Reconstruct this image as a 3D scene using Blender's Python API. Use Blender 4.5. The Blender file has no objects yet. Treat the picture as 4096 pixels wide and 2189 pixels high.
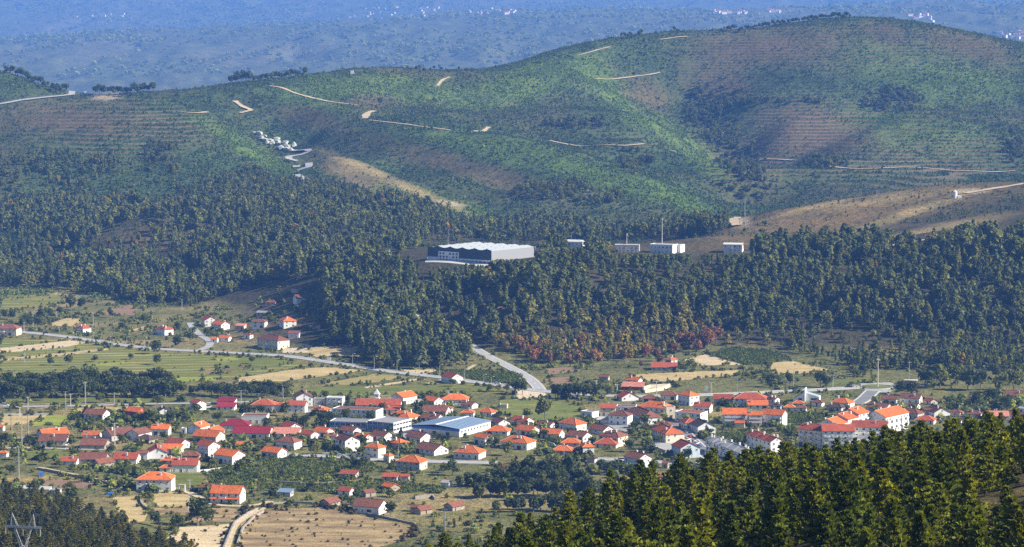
import bpy, bmesh, math, random
import numpy as np
from mathutils import Vector, Matrix
from mathutils.geometry import tessellate_polygon

random.seed(7)
RNG = np.random.default_rng(11)
scene = bpy.context.scene
COL = scene.collection

# ------------------------------------------------------------------ camera
CAM_Z = 225.0            # metres above the valley floor
FOC = 9700.0             # focal length in photograph pixels (4096 x 2189)
PITCH = math.atan((1094.5 - 200.0) / FOC)
cam_data = bpy.data.cameras.new('camera')
cam_data.sensor_width = 36.0
cam_data.lens = FOC / 4096.0 * 36.0
cam_data.clip_start = 1.0
cam_data.clip_end = 40000.0
cam = bpy.data.objects.new('camera', cam_data)
COL.objects.link(cam)
cam.location = (0, 0, CAM_Z)
cam.rotation_euler = (math.pi / 2 - PITCH, 0, 0)
scene.camera = cam

# ------------------------------------------------------------------ sky, sun, exposure
SUN_EL = math.radians(33.0)
SUN_AZ = math.radians(101.0)       # clockwise from the viewing direction (+Y)
world = bpy.data.worlds.new('World')
scene.world = world
world.use_nodes = True
wn = world.node_tree
bg = wn.nodes['Background']
sky = wn.nodes.new('ShaderNodeTexSky')
sky.sky_type = 'NISHITA'
sky.sun_disc = False
sky.sun_elevation = SUN_EL
sky.sun_rotation = SUN_AZ
sky.altitude = 600
sky.dust_density = 0.6
sky.ozone_density = 2.0
wn.links.new(sky.outputs[0], bg.inputs[0])
bg.inputs[1].default_value = 0.05
sun_data = bpy.data.lights.new('sun', 'SUN')
sun_data.energy = 5.0
sun_data.angle = math.radians(0.53)
sun_data.color = (1.0, 0.93, 0.80)
sun = bpy.data.objects.new('sun', sun_data)
COL.objects.link(sun)
sv = Vector((math.sin(SUN_AZ) * math.cos(SUN_EL), math.cos(SUN_AZ) * math.cos(SUN_EL), math.sin(SUN_EL)))
sun.rotation_euler = sv.to_track_quat('Z', 'Y').to_euler()
scene.view_settings.view_transform = 'Standard'
scene.view_settings.look = 'None'
scene.view_settings.exposure = 1.1
scene.view_settings.gamma = 1.0
scene.view_settings.use_curve_mapping = False
scene.render.engine = 'CYCLES'
scene.cycles.max_bounces = 5
scene.cycles.diffuse_bounces = 2
scene.cycles.glossy_bounces = 1
scene.cycles.transmission_bounces = 2
scene.cycles.volume_bounces = 1
scene.cycles.transparent_max_bounces = 8
scene.cycles.use_adaptive_sampling = True
scene.cycles.adaptive_threshold = 0.01
scene.cycles.use_denoising = False

HAZE_DENSITY = 0.70e-4
HAZE_COLOR = (0.15, 0.37, 1.0, 1.0)

# ------------------------------------------------------------------ small helpers
def tag(o, label=None, cat=None, group=None, kind=None):
    if label: o['label'] = label
    if cat: o['category'] = cat
    if group: o['group'] = group
    if kind: o['kind'] = kind
    return o

def new_obj(name, data, parent=None, loc=(0, 0, 0), rz=0.0):
    o = bpy.data.objects.new(name, data)
    COL.objects.link(o)
    o.location = loc
    if rz: o.rotation_euler = (0, 0, rz)
    if parent is not None: o.parent = parent
    return o

def mesh_np(name, verts, faces, mats=(), midx=None, smooth=False):
    me = bpy.data.meshes.new(name)
    me.from_pydata([tuple(v) for v in verts], [], [tuple(f) for f in faces])
    for m in mats: me.materials.append(m)
    if midx is not None:
        me.polygons.foreach_set('material_index', np.asarray(midx, dtype=np.int32))
    if smooth:
        me.polygons.foreach_set('use_smooth', np.ones(len(me.polygons), dtype=bool))
    me.update()
    return me

class MB:
    """collects boxes, quads and bars; build() gives one mesh"""
    def __init__(self): self.v = []; self.f = []; self.m = []
    def face(self, pts, m=0):
        i = len(self.v); self.v += [tuple(p) for p in pts]
        self.f.append(tuple(range(i, i + len(pts)))); self.m.append(m)
    def box(self, x0, x1, y0, y1, z0, z1, m=0):
        i = len(self.v)
        self.v += [(x0,y0,z0),(x1,y0,z0),(x1,y1,z0),(x0,y1,z0),(x0,y0,z1),(x1,y0,z1),(x1,y1,z1),(x0,y1,z1)]
        for q in ((0,3,2,1),(4,5,6,7),(0,1,5,4),(1,2,6,5),(2,3,7,6),(3,0,4,7)):
            self.f.append(tuple(i + k for k in q)); self.m.append(m)
    def bar(self, a, b, r, n=4, r2=None, m=0):
        a = Vector(a); b = Vector(b); d = (b - a)
        if d.length < 1e-6: return
        d.normalize()
        u = d.cross(Vector((0, 0, 1)) if abs(d.z) < .9 else Vector((1, 0, 0))).normalized(); w = d.cross(u)
        r2 = r if r2 is None else r2
        i = len(self.v)
        for c, rr in ((a, r), (b, r2)):
            for k in range(n):
                t = 2 * math.pi * (k + .5) / n
                self.v.append(tuple(c + (u * math.cos(t) + w * math.sin(t)) * rr))
        for k in range(n):
            self.f.append((i + k, i + (k + 1) % n, i + n + (k + 1) % n, i + n + k)); self.m.append(m)
        self.f.append(tuple(i + k for k in reversed(range(n)))); self.m.append(m)
        self.f.append(tuple(i + n + k for k in range(n))); self.m.append(m)
    def slab(self, poly, t, m=0):
        """closed thick polygon: poly = top outline (ccw from above), t = thickness downwards"""
        n = len(poly); i = len(self.v)
        self.v += [tuple(p) for p in poly] + [(p[0], p[1], p[2] - t) for p in poly]
        self.f.append(tuple(range(i, i + n))); self.m.append(m)
        self.f.append(tuple(reversed(range(i + n, i + 2 * n)))); self.m.append(m)
        for k in range(n):
            a, b = i + k, i + (k + 1) % n
            self.f.append((a, a + n, b + n, b)); self.m.append(m)
    def mesh(self, name, mats, smooth=False): return mesh_np(name, self.v, self.f, mats, self.m, smooth)
    def build(self, name, mats, parent=None, loc=(0, 0, 0), rz=0.0, smooth=False):
        return new_obj(name, self.mesh(name, mats if isinstance(mats, (list, tuple)) else [mats], smooth), parent, loc, rz)

# ------------------------------------------------------------------ material helpers
def N(nt, t, **kw):
    n = nt.nodes.new(t)
    for k, v in kw.items(): setattr(n, k, v)
    return n

def mat_base(name, rough=.9, spec=.2):
    m = bpy.data.materials.new(name); m.use_nodes = True
    nt = m.node_tree; b = nt.nodes['Principled BSDF']
    b.inputs['Roughness'].default_value = rough
    b.inputs['Specular IOR Level'].default_value = spec
    return m, nt, b

def noise(nt, scale, detail=3.0, rough=.55, coord=None, dim='3D'):
    n = N(nt, 'ShaderNodeTexNoise'); n.inputs['Scale'].default_value = scale
    n.inputs['Detail'].default_value = detail; n.inputs['Roughness'].default_value = rough
    if coord is not None: nt.links.new(coord, n.inputs['Vector'])
    return n

def ramp(nt, src, stops):
    r = N(nt, 'ShaderNodeValToRGB'); e = r.color_ramp.elements
    while len(e) < len(stops): e.new(.5)
    for k, (p, c) in enumerate(stops):
        e[k].position = p; e[k].color = (*c, 1) if len(c) == 3 else c
    nt.links.new(src, r.inputs[0]); return r

def mixc(nt, fac, a, b, mode='MIX'):
    m = N(nt, 'ShaderNodeMix', data_type='RGBA', blend_type=mode)
    for s, v in ((0, fac), (6, a), (7, b)):
        if isinstance(v, (int, float)): m.inputs[s].default_value = v
        elif isinstance(v, tuple): m.inputs[s].default_value = (*v, 1) if len(v) == 3 else v
        else: nt.links.new(v, m.inputs[s])
    return m.outputs[2]

def math_n(nt, op, a, b=None, c=None):
    m = N(nt, 'ShaderNodeMath', operation=op)
    for k, v in enumerate((a, b, c)):
        if v is None: continue
        if isinstance(v, (int, float)): m.inputs[k].default_value = v
        else: nt.links.new(v, m.inputs[k])
    return m.outputs[0]

def bump(nt, b, h, strength=.5, dist=.1):
    n = N(nt, 'ShaderNodeBump'); n.inputs['Strength'].default_value = strength; n.inputs['Distance'].default_value = dist
    nt.links.new(h, n.inputs['Height']); nt.links.new(n.outputs[0], b.inputs['Normal'])

def plain(name, c, rough=.8, spec=.3, var=.18, scale=1.5, metallic=0.0):
    """one colour with soft weathering"""
    m, nt, b = mat_base(name, rough, spec)
    tc = N(nt, 'ShaderNodeTexCoord')
    n = noise(nt, scale, 4, .6, tc.outputs['Object'])
    r = ramp(nt, n.outputs[0], [(.3, tuple(x * (1 - var) for x in c)), (.7, tuple(min(1, x * (1 + var)) for x in c))])
    nt.links.new(r.outputs[0], b.inputs['Base Color'])
    b.inputs['Metallic'].default_value = metallic
    return m
# ------------------------------------------------------------------ terrain
CP, SP = math.cos(PITCH), math.sin(PITCH)
def ray(px, py):
    """unit-forward ray (x per y, z per y) through a photograph pixel"""
    xc = (px - 2048.0) / FOC; yc = (1094.5 - py) / FOC
    fy = CP + yc * SP; fz = -SP + yc * CP
    return xc / fy, fz / fy
def P3(px, py, d):
    """survey point seen at pixel (px,py), d metres ahead"""
    rx, rz = ray(px, py)
    return (rx * d, d, CAM_Z + rz * d)
def PZ(px, z, d):
    rx, _ = ray(px, 900)
    return (rx * d, d, z)

CTRL = []
def S(*pts):
    for p in pts: CTRL.append(P3(*p))
def H(d, *pairs):
    for px, z in pairs: CTRL.append(PZ(px, z, d))
# the hillside below the viewpoint
H(40, (-2600, 203), (2048, 206), (6600, 210))
H(150, (-2600, 150), (200, 158), (1400, 166), (2400, 178), (3400, 182), (6600, 190))
H(260, (-2600, 115), (0, 122), (700, 132), (1000, 146), (1400, 157), (2000, 161), (2450, 165), (3000, 167), (3600, 169), (4096, 170), (6600, 180))
H(430, (-2600, 88), (0, 92), (700, 100), (1000, 112), (1300, 124), (1700, 130), (2000, 135.5), (2450, 142.5), (2900, 145.5), (3600, 148), (4096, 151), (6600, 165))
H(560, (-2600, 75), (0, 76), (1300, 86), (2000, 100), (2900, 118), (4096, 126), (6600, 140))
H(750, (-2600, 56), (0, 54), (1300, 48), (2400, 60), (4096, 72), (6600, 85))
H(900, (-2600, 38), (0, 37), (700, 29), (1300, 16), (2400, 24), (4096, 32), (6600, 45))
H(1010, (-2600, 28), (0, 24), (400, 17), (700, 9), (1100, 0), (2000, 2), (4096, 8), (6600, 14))
H(1110, (-2600, 16), (0, 12), (450, 6), (800, -2), (1300, -7), (2000, -7), (4096, -6), (6600, -2))
H(1210, (-2600, 5), (0, 2), (500, -5), (1300, -8), (2048, -8), (4096, -8), (6600, -6))
# the valley floor
for dd in (1300, 1420, 1550, 1660):
    H(dd, (-2600, -8), (0, -8), (1000, -8), (2048, -8), (3000, -8), (4096, -8), (6600, -6))
H(1790, (-2600, -8), (0, -8), (700, -8)); H(1950, (-2600, -8), (0, -8), (600, -8)); H(2120, (-2600, -6), (0, -8), (400, -7))
# the wooded hill: toe, face, crest and plateau
H(1745, (1250, -5), (1500, -4), (1720, -6), (1900, -5), (2300, -6), (2800, -7), (3300, -6), (4096, -5), (5200, 4), (6600, 12))
H(1800, (1000, -5), (1250, 3), (1450, 7), (1700, 1), (1760, 0), (2050, 6), (2400, 2), (2800, -2), (3300, 3), (4096, 6), (5200, 18))
H(1870, (1300, 15), (1500, 22), (1640, 19), (1745, 12), (1900, 22), (2050, 27), (2400, 22), (2800, 17), (3300, 22), (4096, 28), (5200, 40))
H(1930, (1300, 24), (1600, 34), (1760, 30), (2050, 43), (2500, 40), (2900, 37), (3400, 40), (4096, 50))
H(1990, (1100, 8), (1300, 27), (1500, 40), (1720, 49), (2100, 51), (2500, 50), (2900, 48), (3400, 52), (4096, 66), (5200, 80))
H(2100, (1700, 49), (2100, 50), (2500, 50.5), (2930, 51), (3300, 57), (3700, 68), (4096, 80), (5200, 95), (6600, 105))
S((2750, 965, 2150), (2950, 882, 2320), (3300, 812, 2420), (3700, 757, 2480), (4000, 742, 2480), (4400, 735, 2480),
  (3300, 905, 2220), (3700, 865, 2240), (4096, 845, 2200), (2880, 940, 2230))
H(2650, (2900, 40), (3300, 42), (3800, 44), (4400, 50), (6600, 80))
H(2300, (1700, 39), (2200, 38), (2600, 38))
S((1700, 905, 2500), (2200, 935, 2500), (2600, 925, 2500), (1200, 905, 2420), (1200, 1000, 2330), (900, 1000, 2330), (900, 1100, 2250))
H(2250, (-2600, 2), (-400, -6), (0, -7), (250, -4)); H(2300, (700, 8), (-800, 2)); H(2180, (700, -2), (1000, 14)); H(2080, (1000, 5), (1190, 20)); H(1990, (850, -4), (1000, 1))
S((1500, 1000, 2180), (1500, 940, 2380))
# the knoll at the left and the slope behind it
S((630, 862, 2520), (170, 1060, 2450), (350, 965, 2490), (600, 1050, 2360), (900, 960, 2450), (400, 1090, 2330))
H(2680, (250, 36), (550, 40), (850, 50))
S((200, 800, 2790), (0, 700, 2850), (400, 700, 2850), (800, 750, 2790), (1100, 770, 2720), (-800, 700, 2850),
  (0, 560, 3050), (400, 520, 3050), (-900, 560, 3050), (560, 432, 3180), (750, 505, 3100), (960, 595, 3010), (1180, 692, 2920),
  (1120, 500, 3230), (1200, 600, 3120), (1255, 690, 3000))
# the skyline ridge
SKYLINE = [(-1500, 230, 3450), (-400, 250, 3450), (0, 285, 3450), (100, 320, 3420), (220, 365, 3380), (320, 388, 3350), (480, 378, 3370), (650, 371, 3400), (950, 333, 3450), (1225, 316, 3450),
  (1400, 284, 3500), (1600, 273, 3550), (1760, 281, 3600), (1900, 283, 3650), (2000, 271, 3680), (2100, 246, 3700), (2250, 206, 3720), (2400, 166, 3750),
  (2500, 151, 3780), (2650, 141, 3800), (2800, 126, 3830), (2900, 121, 3850), (3100, 96, 3850), (3300, 81, 3850), (3400, 76, 3850), (3500, 79, 3850),
  (3650, 93, 3850), (3800, 121, 3830), (3950, 151, 3790), (4096, 176, 3750), (4500, 262, 3700), (5600, 330, 3650)]
for px, py, d in SKYLINE:
    S((px, py, d)); x, y, z = P3(px, py, d)
    H(d + 140, (px, z - 13)); H(d + 320, (px, max(z - 48, 125)))
S((1000, 430, 3280), (1300, 440, 3230), (1330, 520, 3120), (1600, 400, 3370), (1460, 470, 3180), (1900, 400, 3420), (2200, 370, 3480), (2050, 480, 3270),
  (0, 410, 3300), (300, 440, 3270))
# spurs and gullies in front of it
S((1650, 520, 3070), (2000, 548, 3000), (2300, 622, 2930), (2600, 727, 2830), (2850, 842, 2720))
S((1950, 520, 3220), (2150, 565, 3180), (2300, 592, 3130), (2600, 684, 3050), (2900, 805, 2920))
S((1800, 700, 2800), (2200, 762, 2720), (2500, 850, 2640))
S((1330, 622, 2960), (1700, 762, 2760), (2000, 822, 2690), (2300, 880, 2620))
S((1600, 686, 2950), (2000, 764, 2820), (1300, 805, 2620), (1500, 855, 2560))
S((2300, 332, 3520), (2600, 482, 3300), (2830, 642, 3080), (2990, 742, 2950), (2500, 560, 3120))
S((2720, 400, 3640), (2810, 440, 3590), (2880, 520, 3480), (2940, 650, 3310), (2985, 750, 3120), (2955, 835, 2920))
S((3000, 420, 3500), (3100, 300, 3620), (3400, 300, 3580), (3800, 300, 3560), (3150, 500, 3330), (3480, 470, 3400), (3900, 450, 3380),
  (3650, 440, 3330), (3450, 540, 3190), (3300, 645, 3060), (3700, 650, 3060), (4096, 650, 3060), (3250, 775, 2870), (3700, 745, 2860), (4096, 745, 2860),
  (3330, 560, 3300), (3220, 640, 3190), (4600, 450, 3380), (4600, 740, 2860))
# beyond the ridge
H(4400, (-2600, 140), (0, 130), (1000, 135), (2048, 150), (3000, 165), (4096, 160), (6600, 170))
H(6500, (-2600, 60), (0, 55), (1500, 55), (3000, 60), (4096, 60), (6600, 60))
S((0, 305, 9000), (1500, 262, 9000), (3000, 200, 9200), (4096, 170, 9200))
S((-1500, 175, 11300), (0, 172, 11300), (500, 132, 11500), (1000, 112, 11800), (1400, 98, 11900), (1750, 62, 12200), (2048, 48, 12400), (2300, 38, 12400), (2750, 53, 12400), (3300, 40, 12400), (3700, 14, 12500), (4096, 25, 12500), (5600, 40, 12400))
H(13600, (-2600, 250), (0, 250), (1000, 310), (2048, 385), (3000, 400), (4096, 410), (6600, 400))
S((0, 62, 15600), (1200, 50, 15600), (2000, 32, 15600), (3000, 30, 15600), (4096, 22, 15600))
H(19000, (-2600, 770), (0, 775), (2048, 780), (4096, 790), (6600, 780))
H(20500, (-2600, 800), (2048, 805), (6600, 805))

C = np.array(CTRL)
def warp(X, Y):
    return (X / Y) * 2.6, np.log(Y / 1000.0) * 3.2
cu, cv = warp(C[:, 0], C[:, 1])
def tps(r2): return 0.5 * r2 * np.log(r2 + 1e-12)
n = len(C)
K = tps((cu[:, None] - cu) ** 2 + (cv[:, None] - cv) ** 2) + np.eye(n) * 2e-5
A = np.zeros((n + 3, n + 3)); A[:n, :n] = K; A[:n, n] = 1; A[:n, n + 1] = cu; A[:n, n + 2] = cv; A[n:, :n] = A[:n, n:].T
W = np.linalg.solve(A, np.concatenate([C[:, 2], np.zeros(3)]))

_perm = RNG.random((256, 256))
def vnoise(x, y):
    xi = np.floor(x).astype(int); yi = np.floor(y).astype(int); fx = x - xi; fy = y - yi
    fx = fx * fx * (3 - 2 * fx); fy = fy * fy * (3 - 2 * fy)
    g = lambda a, b: _perm[a & 255, b & 255]
    return (g(xi, yi) * (1 - fx) + g(xi + 1, yi) * fx) * (1 - fy) + (g(xi, yi + 1) * (1 - fx) + g(xi + 1, yi + 1) * fx) * fy
def fbm(x, y, o=4):
    s = 0; a = .5
    for k in range(o): s = s + a * (vnoise(x * 2 ** k + 17.3 * k, y * 2 ** k + 9.1 * k) - .5); a *= .5
    return s

def raw_height(X, Y):
    u, v = warp(X, Y)
    out = np.empty(len(X))
    for i in range(0, len(X), 20000):
        sl = slice(i, i + 20000)
        r2 = (u[sl, None] - cu) ** 2 + (v[sl, None] - cv) ** 2
        out[sl] = tps(r2) @ W[:n] + W[n] + W[n + 1] * u[sl] + W[n + 2] * v[sl]
    hill = 0.5 * (out + np.sqrt(out * out + 9.0))                 # the valley floor is flat, hills rise from it
    k = np.clip((hill - 6) / 40, 0, 1) * np.clip((Y - 1500) / 400, 0, 1)
    rid = 1 - np.abs(fbm(X / 210., Y / 330.) * 2.6)
    amp = np.where(Y > 2550, 1.0, .45) * np.where(Y > 4600, 5.0, 1.0)
    hill = hill + k * amp * (fbm(X / 120., Y / 160.) * 9.0 + (rid - .75) * 7.0)
    k2 = np.clip((hill - 20) / 60, 0, 1) * np.clip((900 - Y) / 300, 0, 1)
    return hill + k2 * fbm(X / 35., Y / 35.) * 5.0

COLS = np.linspace(-3500, 3500, 441) / FOC
ROWS = np.concatenate([np.geomspace(12, 240, 24, endpoint=False), np.linspace(240, 1000, 110, endpoint=False), np.linspace(1000, 2320, 230, endpoint=False),
                       np.linspace(2320, 3950, 300, endpoint=False), np.linspace(3950, 8500, 40, endpoint=False), np.linspace(8500, 20500, 150)])
GX = COLS[None, :] * ROWS[:, None]; GY = np.repeat(ROWS[:, None], len(COLS), 1)
GZ = raw_height(GX.ravel(), GY.ravel()).reshape(GX.shape)

def ground(X, Y):
    """height of the terrain mesh at (X, Y)"""
    X = np.atleast_1d(np.asarray(X, float)); Y = np.atleast_1d(np.asarray(Y, float))
    c = np.clip((X / Y - COLS[0]) / (COLS[1] - COLS[0]), 0, len(COLS) - 1.001)
    r = np.clip(np.interp(Y, ROWS, np.arange(len(ROWS))), 0, len(ROWS) - 1.001)
    ci = c.astype(int); ri = r.astype(int); fc = c - ci; fr = r - ri
    return (GZ[ri, ci] * (1 - fc) + GZ[ri, ci + 1] * fc) * (1 - fr) + (GZ[ri + 1, ci] * (1 - fc) + GZ[ri + 1, ci + 1] * fc) * fr
def gz(x, y): return float(ground(x, y)[0])

_DS = np.concatenate([np.linspace(900, 2400, 700, endpoint=False), np.linspace(2400, 4400, 600, endpoint=False), np.geomspace(4400, 20400, 400)])
def at(px, py, d0=900.0):
    """the ground point that the photograph shows at pixel (px, py), beyond d0 metres"""
    rx, rz = ray(px, py)
    ds = _DS[_DS >= d0] if d0 >= 900 else np.concatenate([np.linspace(d0, 900, 200), _DS])
    zz = CAM_Z + rz * ds - ground(rx * ds, ds)
    hit = np.nonzero(zz < 0)[0]
    if len(hit) == 0 or hit[0] == 0:
        d = 1097.0 if len(hit) else 19500.0
    else:
        i = hit[0]; d = ds[i - 1] + (ds[i] - ds[i - 1]) * zz[i - 1] / (zz[i - 1] - zz[i])
    return Vector((rx * d, d, gz(rx * d, d)))
def pix(X, Y, Z):
    """photograph pixel of world points"""
    dz = Z - CAM_Z; f = Y * CP - dz * SP; up = Y * SP + dz * CP
    return 2048 + FOC * X / f, 1094.5 - FOC * up / f
def ppm(d): return FOC / d                  # photograph pixels per metre at d metres

def in_poly(px, py, poly):
    poly = np.asarray(poly, float); inside = np.zeros(px.shape, bool); j = len(poly) - 1
    for i in range(len(poly)):
        (xi, yi), (xj, yj) = poly[i], poly[j]
        inside ^= ((yi > py) != (yj > py)) & (px < (xj - xi) * (py - yi) / (yj - yi + 1e-12) + xi)
        j = i
    return inside
def seg_dist(px, py, line):
    best = np.full(px.shape, 1e9)
    for (x0, y0), (x1, y1) in zip(line[:-1], line[1:]):
        dx, dy = x1 - x0, y1 - y0; L = dx * dx + dy * dy + 1e-9
        t = np.clip(((px - x0) * dx + (py - y0) * dy) / L, 0, 1)
        best = np.minimum(best, np.hypot(px - x0 - t * dx, py - y0 - t * dy))
    return best

# ground cover: what grows where (albedo, and how strongly the slope is terraced in alpha)
HEATH = (.105, .088, .044); SHRUB = (.062, .098, .034); LIME = (.105, .165, .034); STRAW = (.36, .28, .13); SAND = (.46, .37, .25); FLOOR = (.065, .060, .032)
MEADOW = (.150, .150, .055); FAR = (.105, .120, .055)
PX, PY = pix(GX, GY, GZ)
cover = np.zeros(GX.shape + (4,)); cover[..., :3] = MEADOW
def paint(mask, c, k=1.0):
    m = (mask * k)[..., None]; cover[..., :3] = cover[..., :3] * (1 - m) + np.array(c) * m
def blob(cx, cy, rx, ry, c, k=1.0, d0=2300, d1=4300, rot=0.0, soft=.5):
    a = math.radians(rot); dx = PX - cx; dy = PY - cy
    q = np.hypot((dx * math.cos(a) + dy * math.sin(a)) / rx, (-dx * math.sin(a) + dy * math.cos(a)) / ry)
    q = q + fbm(GX / 60., GY / 60., 3) * .7
    paint(np.clip((1 + soft - q) / (2 * soft), 0, 1) * (GY > d0) * (GY < d1), c, k)
paint((GY < 950).astype(float), (.050, .045, .022)); paint(((GY < 1120) & (GZ > 5)).astype(float), (.09, .075, .035))
valley = (GY > 1080) & (GY < 2450); paint(valley * np.clip(fbm(GX / 70., GY / 60., 5) * 4 - .1, 0, 1), (.33, .255, .125), .75); paint(valley * np.clip(fbm(GX / 45. + 50, GY / 40., 4) * 4 - .3, 0, 1), (.085, .105, .03), .8)
wood = np.clip((GZ - 1.5) / 4, 0, 1) * (GY > 1650) * (GY < 2700)
paint(wood, FLOOR)
hills = np.clip((GY - 2420) / 200, 0, 1) * (GY < 4600)
nz = np.clip(fbm(GX / 170., GY / 220.) * 3.2 + .25, 0, 1)
paint(hills, SHRUB); paint(hills * nz, HEATH, .75)
paint((GY > 4600).astype(float), FAR); paint((GY > 4600) * np.clip(fbm(GX / 460., GY / 820.) * 4, 0, 1), (.15, .14, .08), .8)
LIMES = [(980, 590, 250, 34, 30), (1900, 590, 330, 40, 12), (2350, 690, 330, 40, 20), (2700, 790, 200, 32, 23), (2520, 420, 260, 55, 38), (2800, 620, 150, 40, 45), (3600, 520, 260, 90, 10),
         (1600, 360, 420, 55, 4), (2100, 330, 250, 70, -15), (1750, 800, 330, 26, 17), (3700, 300, 330, 90, 15), (1250, 400, 250, 30, 10)]
for x, y, a, b, r in LIMES: blob(x, y, a, b, LIME, .8, rot=r)
for x, y, a, b, r in [(1250, 480, 150, 40, 15), (1750, 640, 260, 50, 15), (2000, 720, 250, 40, 18), (3300, 560, 160, 60, 0), (3050, 200, 230, 70, 0), (3550, 130, 90, 45, 20), (3900, 190, 200, 50, 15),
                      (600, 330, 300, 40, 0), (250, 470, 260, 60, 0), (2900, 350, 120, 60, 0), (640, 960, 230, 70, 0), (2580, 380, 90, 60, 30), (1480, 410, 110, 30, 0), (3200, 480, 140, 50, 0)]:
    blob(x, y, a, b, HEATH, .85, rot=r)
blob(3350, 865, 560, 70, (.17, .125, .055), .95, 2100, 2560, -10); blob(3500, 800, 300, 22, STRAW, .45, 2100, 2560, -8); blob(3640, 850, 230, 16, STRAW, .7, 2100, 2560, -18)
blob(3760, 920, 240, 22, STRAW, .75, 2080, 2400, -12); blob(2960, 885, 40, 26, SAND, .9, 2150, 2560); blob(3880, 765, 60, 9, SAND, .9, 2300, 2560); blob(3250, 830, 230, 9, STRAW, .6, 2150, 2560, -14)
blob(1600, 740, 300, 18, STRAW, .8, 2400, 3200, 23); blob(1800, 815, 60, 9, SAND, .9, 2400, 3000, 10); blob(1400, 700, 130, 40, (.20, .15, .08), .8, 2400, 3200, 20)
blob(150, 1110, 170, 26, (.16, .125, .075), .7, 2200, 2420, 0); blob(260, 1190, 60, 22, SAND, .6, 2050, 2420, 20)
blob(1130, 1260, 210, 70, (.20, .16, .09), .7, 1850, 2200, -10)
blob(420, 390, 50, 12, SAND, .8, 3200, 3500); blob(1950, 1210, 70, 60, (.24, .17, .11), .8, 1780, 2000, 30)
# terraced faces
def terr(cx, cy, rx, ry, k): cover[..., 3] = np.maximum(cover[..., 3], k * np.clip(1.5 - np.hypot((PX - cx) / rx, (PY - cy) / ry), 0, 1) * (GY > 2550) * (GY < 4300))
for a in [(3250, 520, 420, 130, 1), (3650, 640, 500, 100, .9), (3300, 200, 600, 90, .6), (2900, 300, 170, 120, .7), (480, 520, 330, 110, .8), (3000, 650, 150, 120, .8), (2500, 560, 200, 60, .3)]: terr(*a)

nr, nc = GX.shape
idx = np.arange(nr * nc).reshape(nr, nc)
quads = np.stack([idx[:-1, :-1], idx[:-1, 1:], idx[1:, 1:], idx[1:, :-1]], -1).reshape(-1, 4)
tm = bpy.data.meshes.new('terrain')
tm.vertices.add(nr * nc); tm.vertices.foreach_set('co', np.stack([GX, GY, GZ], -1).astype(np.float32).ravel())
tm.loops.add(quads.size); tm.loops.foreach_set('vertex_index', quads.astype(np.int32).ravel())
tm.polygons.add(len(quads)); tm.polygons.foreach_set('loop_start', np.arange(0, quads.size, 4, dtype=np.int32))
tm.polygons.foreach_set('use_smooth', np.ones(len(quads), dtype=bool))
PHASE = GZ * .235 + fbm(GX / 150., GY / 190., 3) * 1.6 + fbm(GX / 30., GY / 40., 2) * .25
pa = tm.attributes.new('contour', 'FLOAT', 'POINT'); pa.data.foreach_set('value', PHASE.astype(np.float32).ravel())
ca = tm.color_attributes.new('cover', 'FLOAT_COLOR', 'POINT'); ca.data.foreach_set('color', cover.astype(np.float32).ravel())
tm.update(); tm.validate()

def terrain_material():
    m, nt, b = mat_base('ground cover', .95, .1)
    at_ = N(nt, 'ShaderNodeAttribute', attribute_name='cover'); geo = N(nt, 'ShaderNodeNewGeometry')
    pos = geo.outputs['Position']
    n1 = noise(nt, .018, 6, .62, pos); n2 = noise(nt, .16, 5, .7, pos); n3 = noise(nt, .9, 3, .6, pos)
    c = mixc(nt, 1.0, at_.outputs[0], ramp(nt, n1.outputs[0], [(.30, (.62, .66, .62)), (.52, (1, 1, 1)), (.72, (1.35, 1.2, 1.05))]).outputs[0], 'MULTIPLY')
    c = mixc(nt, 1.0, c, ramp(nt, n2.outputs[0], [(.30, (.50, .56, .50)), (.50, (1, 1, 1)), (.70, (1.5, 1.35, 1.2))]).outputs[0], 'MULTIPLY')
    c = mixc(nt, 1.0, c, ramp(nt, n3.outputs[0], [(.35, (.75, .78, .75)), (.65, (1.25, 1.2, 1.15))]).outputs[0], 'MULTIPLY')
    # contour terraces: benches of bare earth every few metres of height
    sep = N(nt, 'ShaderNodeSeparateXYZ'); nt.links.new(pos, sep.inputs[0])
    ph = N(nt, 'ShaderNodeAttribute', attribute_name='contour'); zz = ph.outputs['Fac']
    saw = math_n(nt, 'FRACT', zz)
    bench = math_n(nt, 'MULTIPLY', math_n(nt, 'GREATER_THAN', saw, .66), at_.outputs['Alpha'])
    gate = math_n(nt, 'GREATER_THAN', n2.outputs[0], .36)
    c = mixc(nt, math_n(nt, 'MULTIPLY', math_n(nt, 'MULTIPLY', bench, gate), .85), c, (.20, .135, .085))
    nt.links.new(c, b.inputs['Base Color'])
    hgt = math_n(nt, 'ADD', math_n(nt, 'MULTIPLY', n2.outputs[0], 3.0), math_n(nt, 'MULTIPLY', math_n(nt, 'MULTIPLY', saw, at_.outputs['Alpha']), -1.6))
    bump(nt, b, hgt, .9, 1.0)
    return m
tm.materials.append(terrain_material())
terrain = tag(new_obj('terrain', tm), kind='structure')

# haze: the air of the valley
hz = MB(); hz.box(-8000, 8000, -80, 20900, -3.0, 1000)
haze = hz.build('haze', [])
hm = bpy.data.materials.new('valley haze'); hm.use_nodes = True
nt = hm.node_tree
for nd in list(nt.nodes):
    if nd.type != 'OUTPUT_MATERIAL': nt.nodes.remove(nd)
pv = nt.nodes.new('ShaderNodeVolumePrincipled')
pv.inputs['Color'].default_value = HAZE_COLOR
pv.inputs['Density'].default_value = HAZE_DENSITY
pv.inputs['Anisotropy'].default_value = 0.0
nt.links.new(pv.outputs[0], nt.nodes['Material Output'].inputs['Volume'])
haze.data.materials.append(hm)
tag(haze, kind='stuff')
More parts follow.
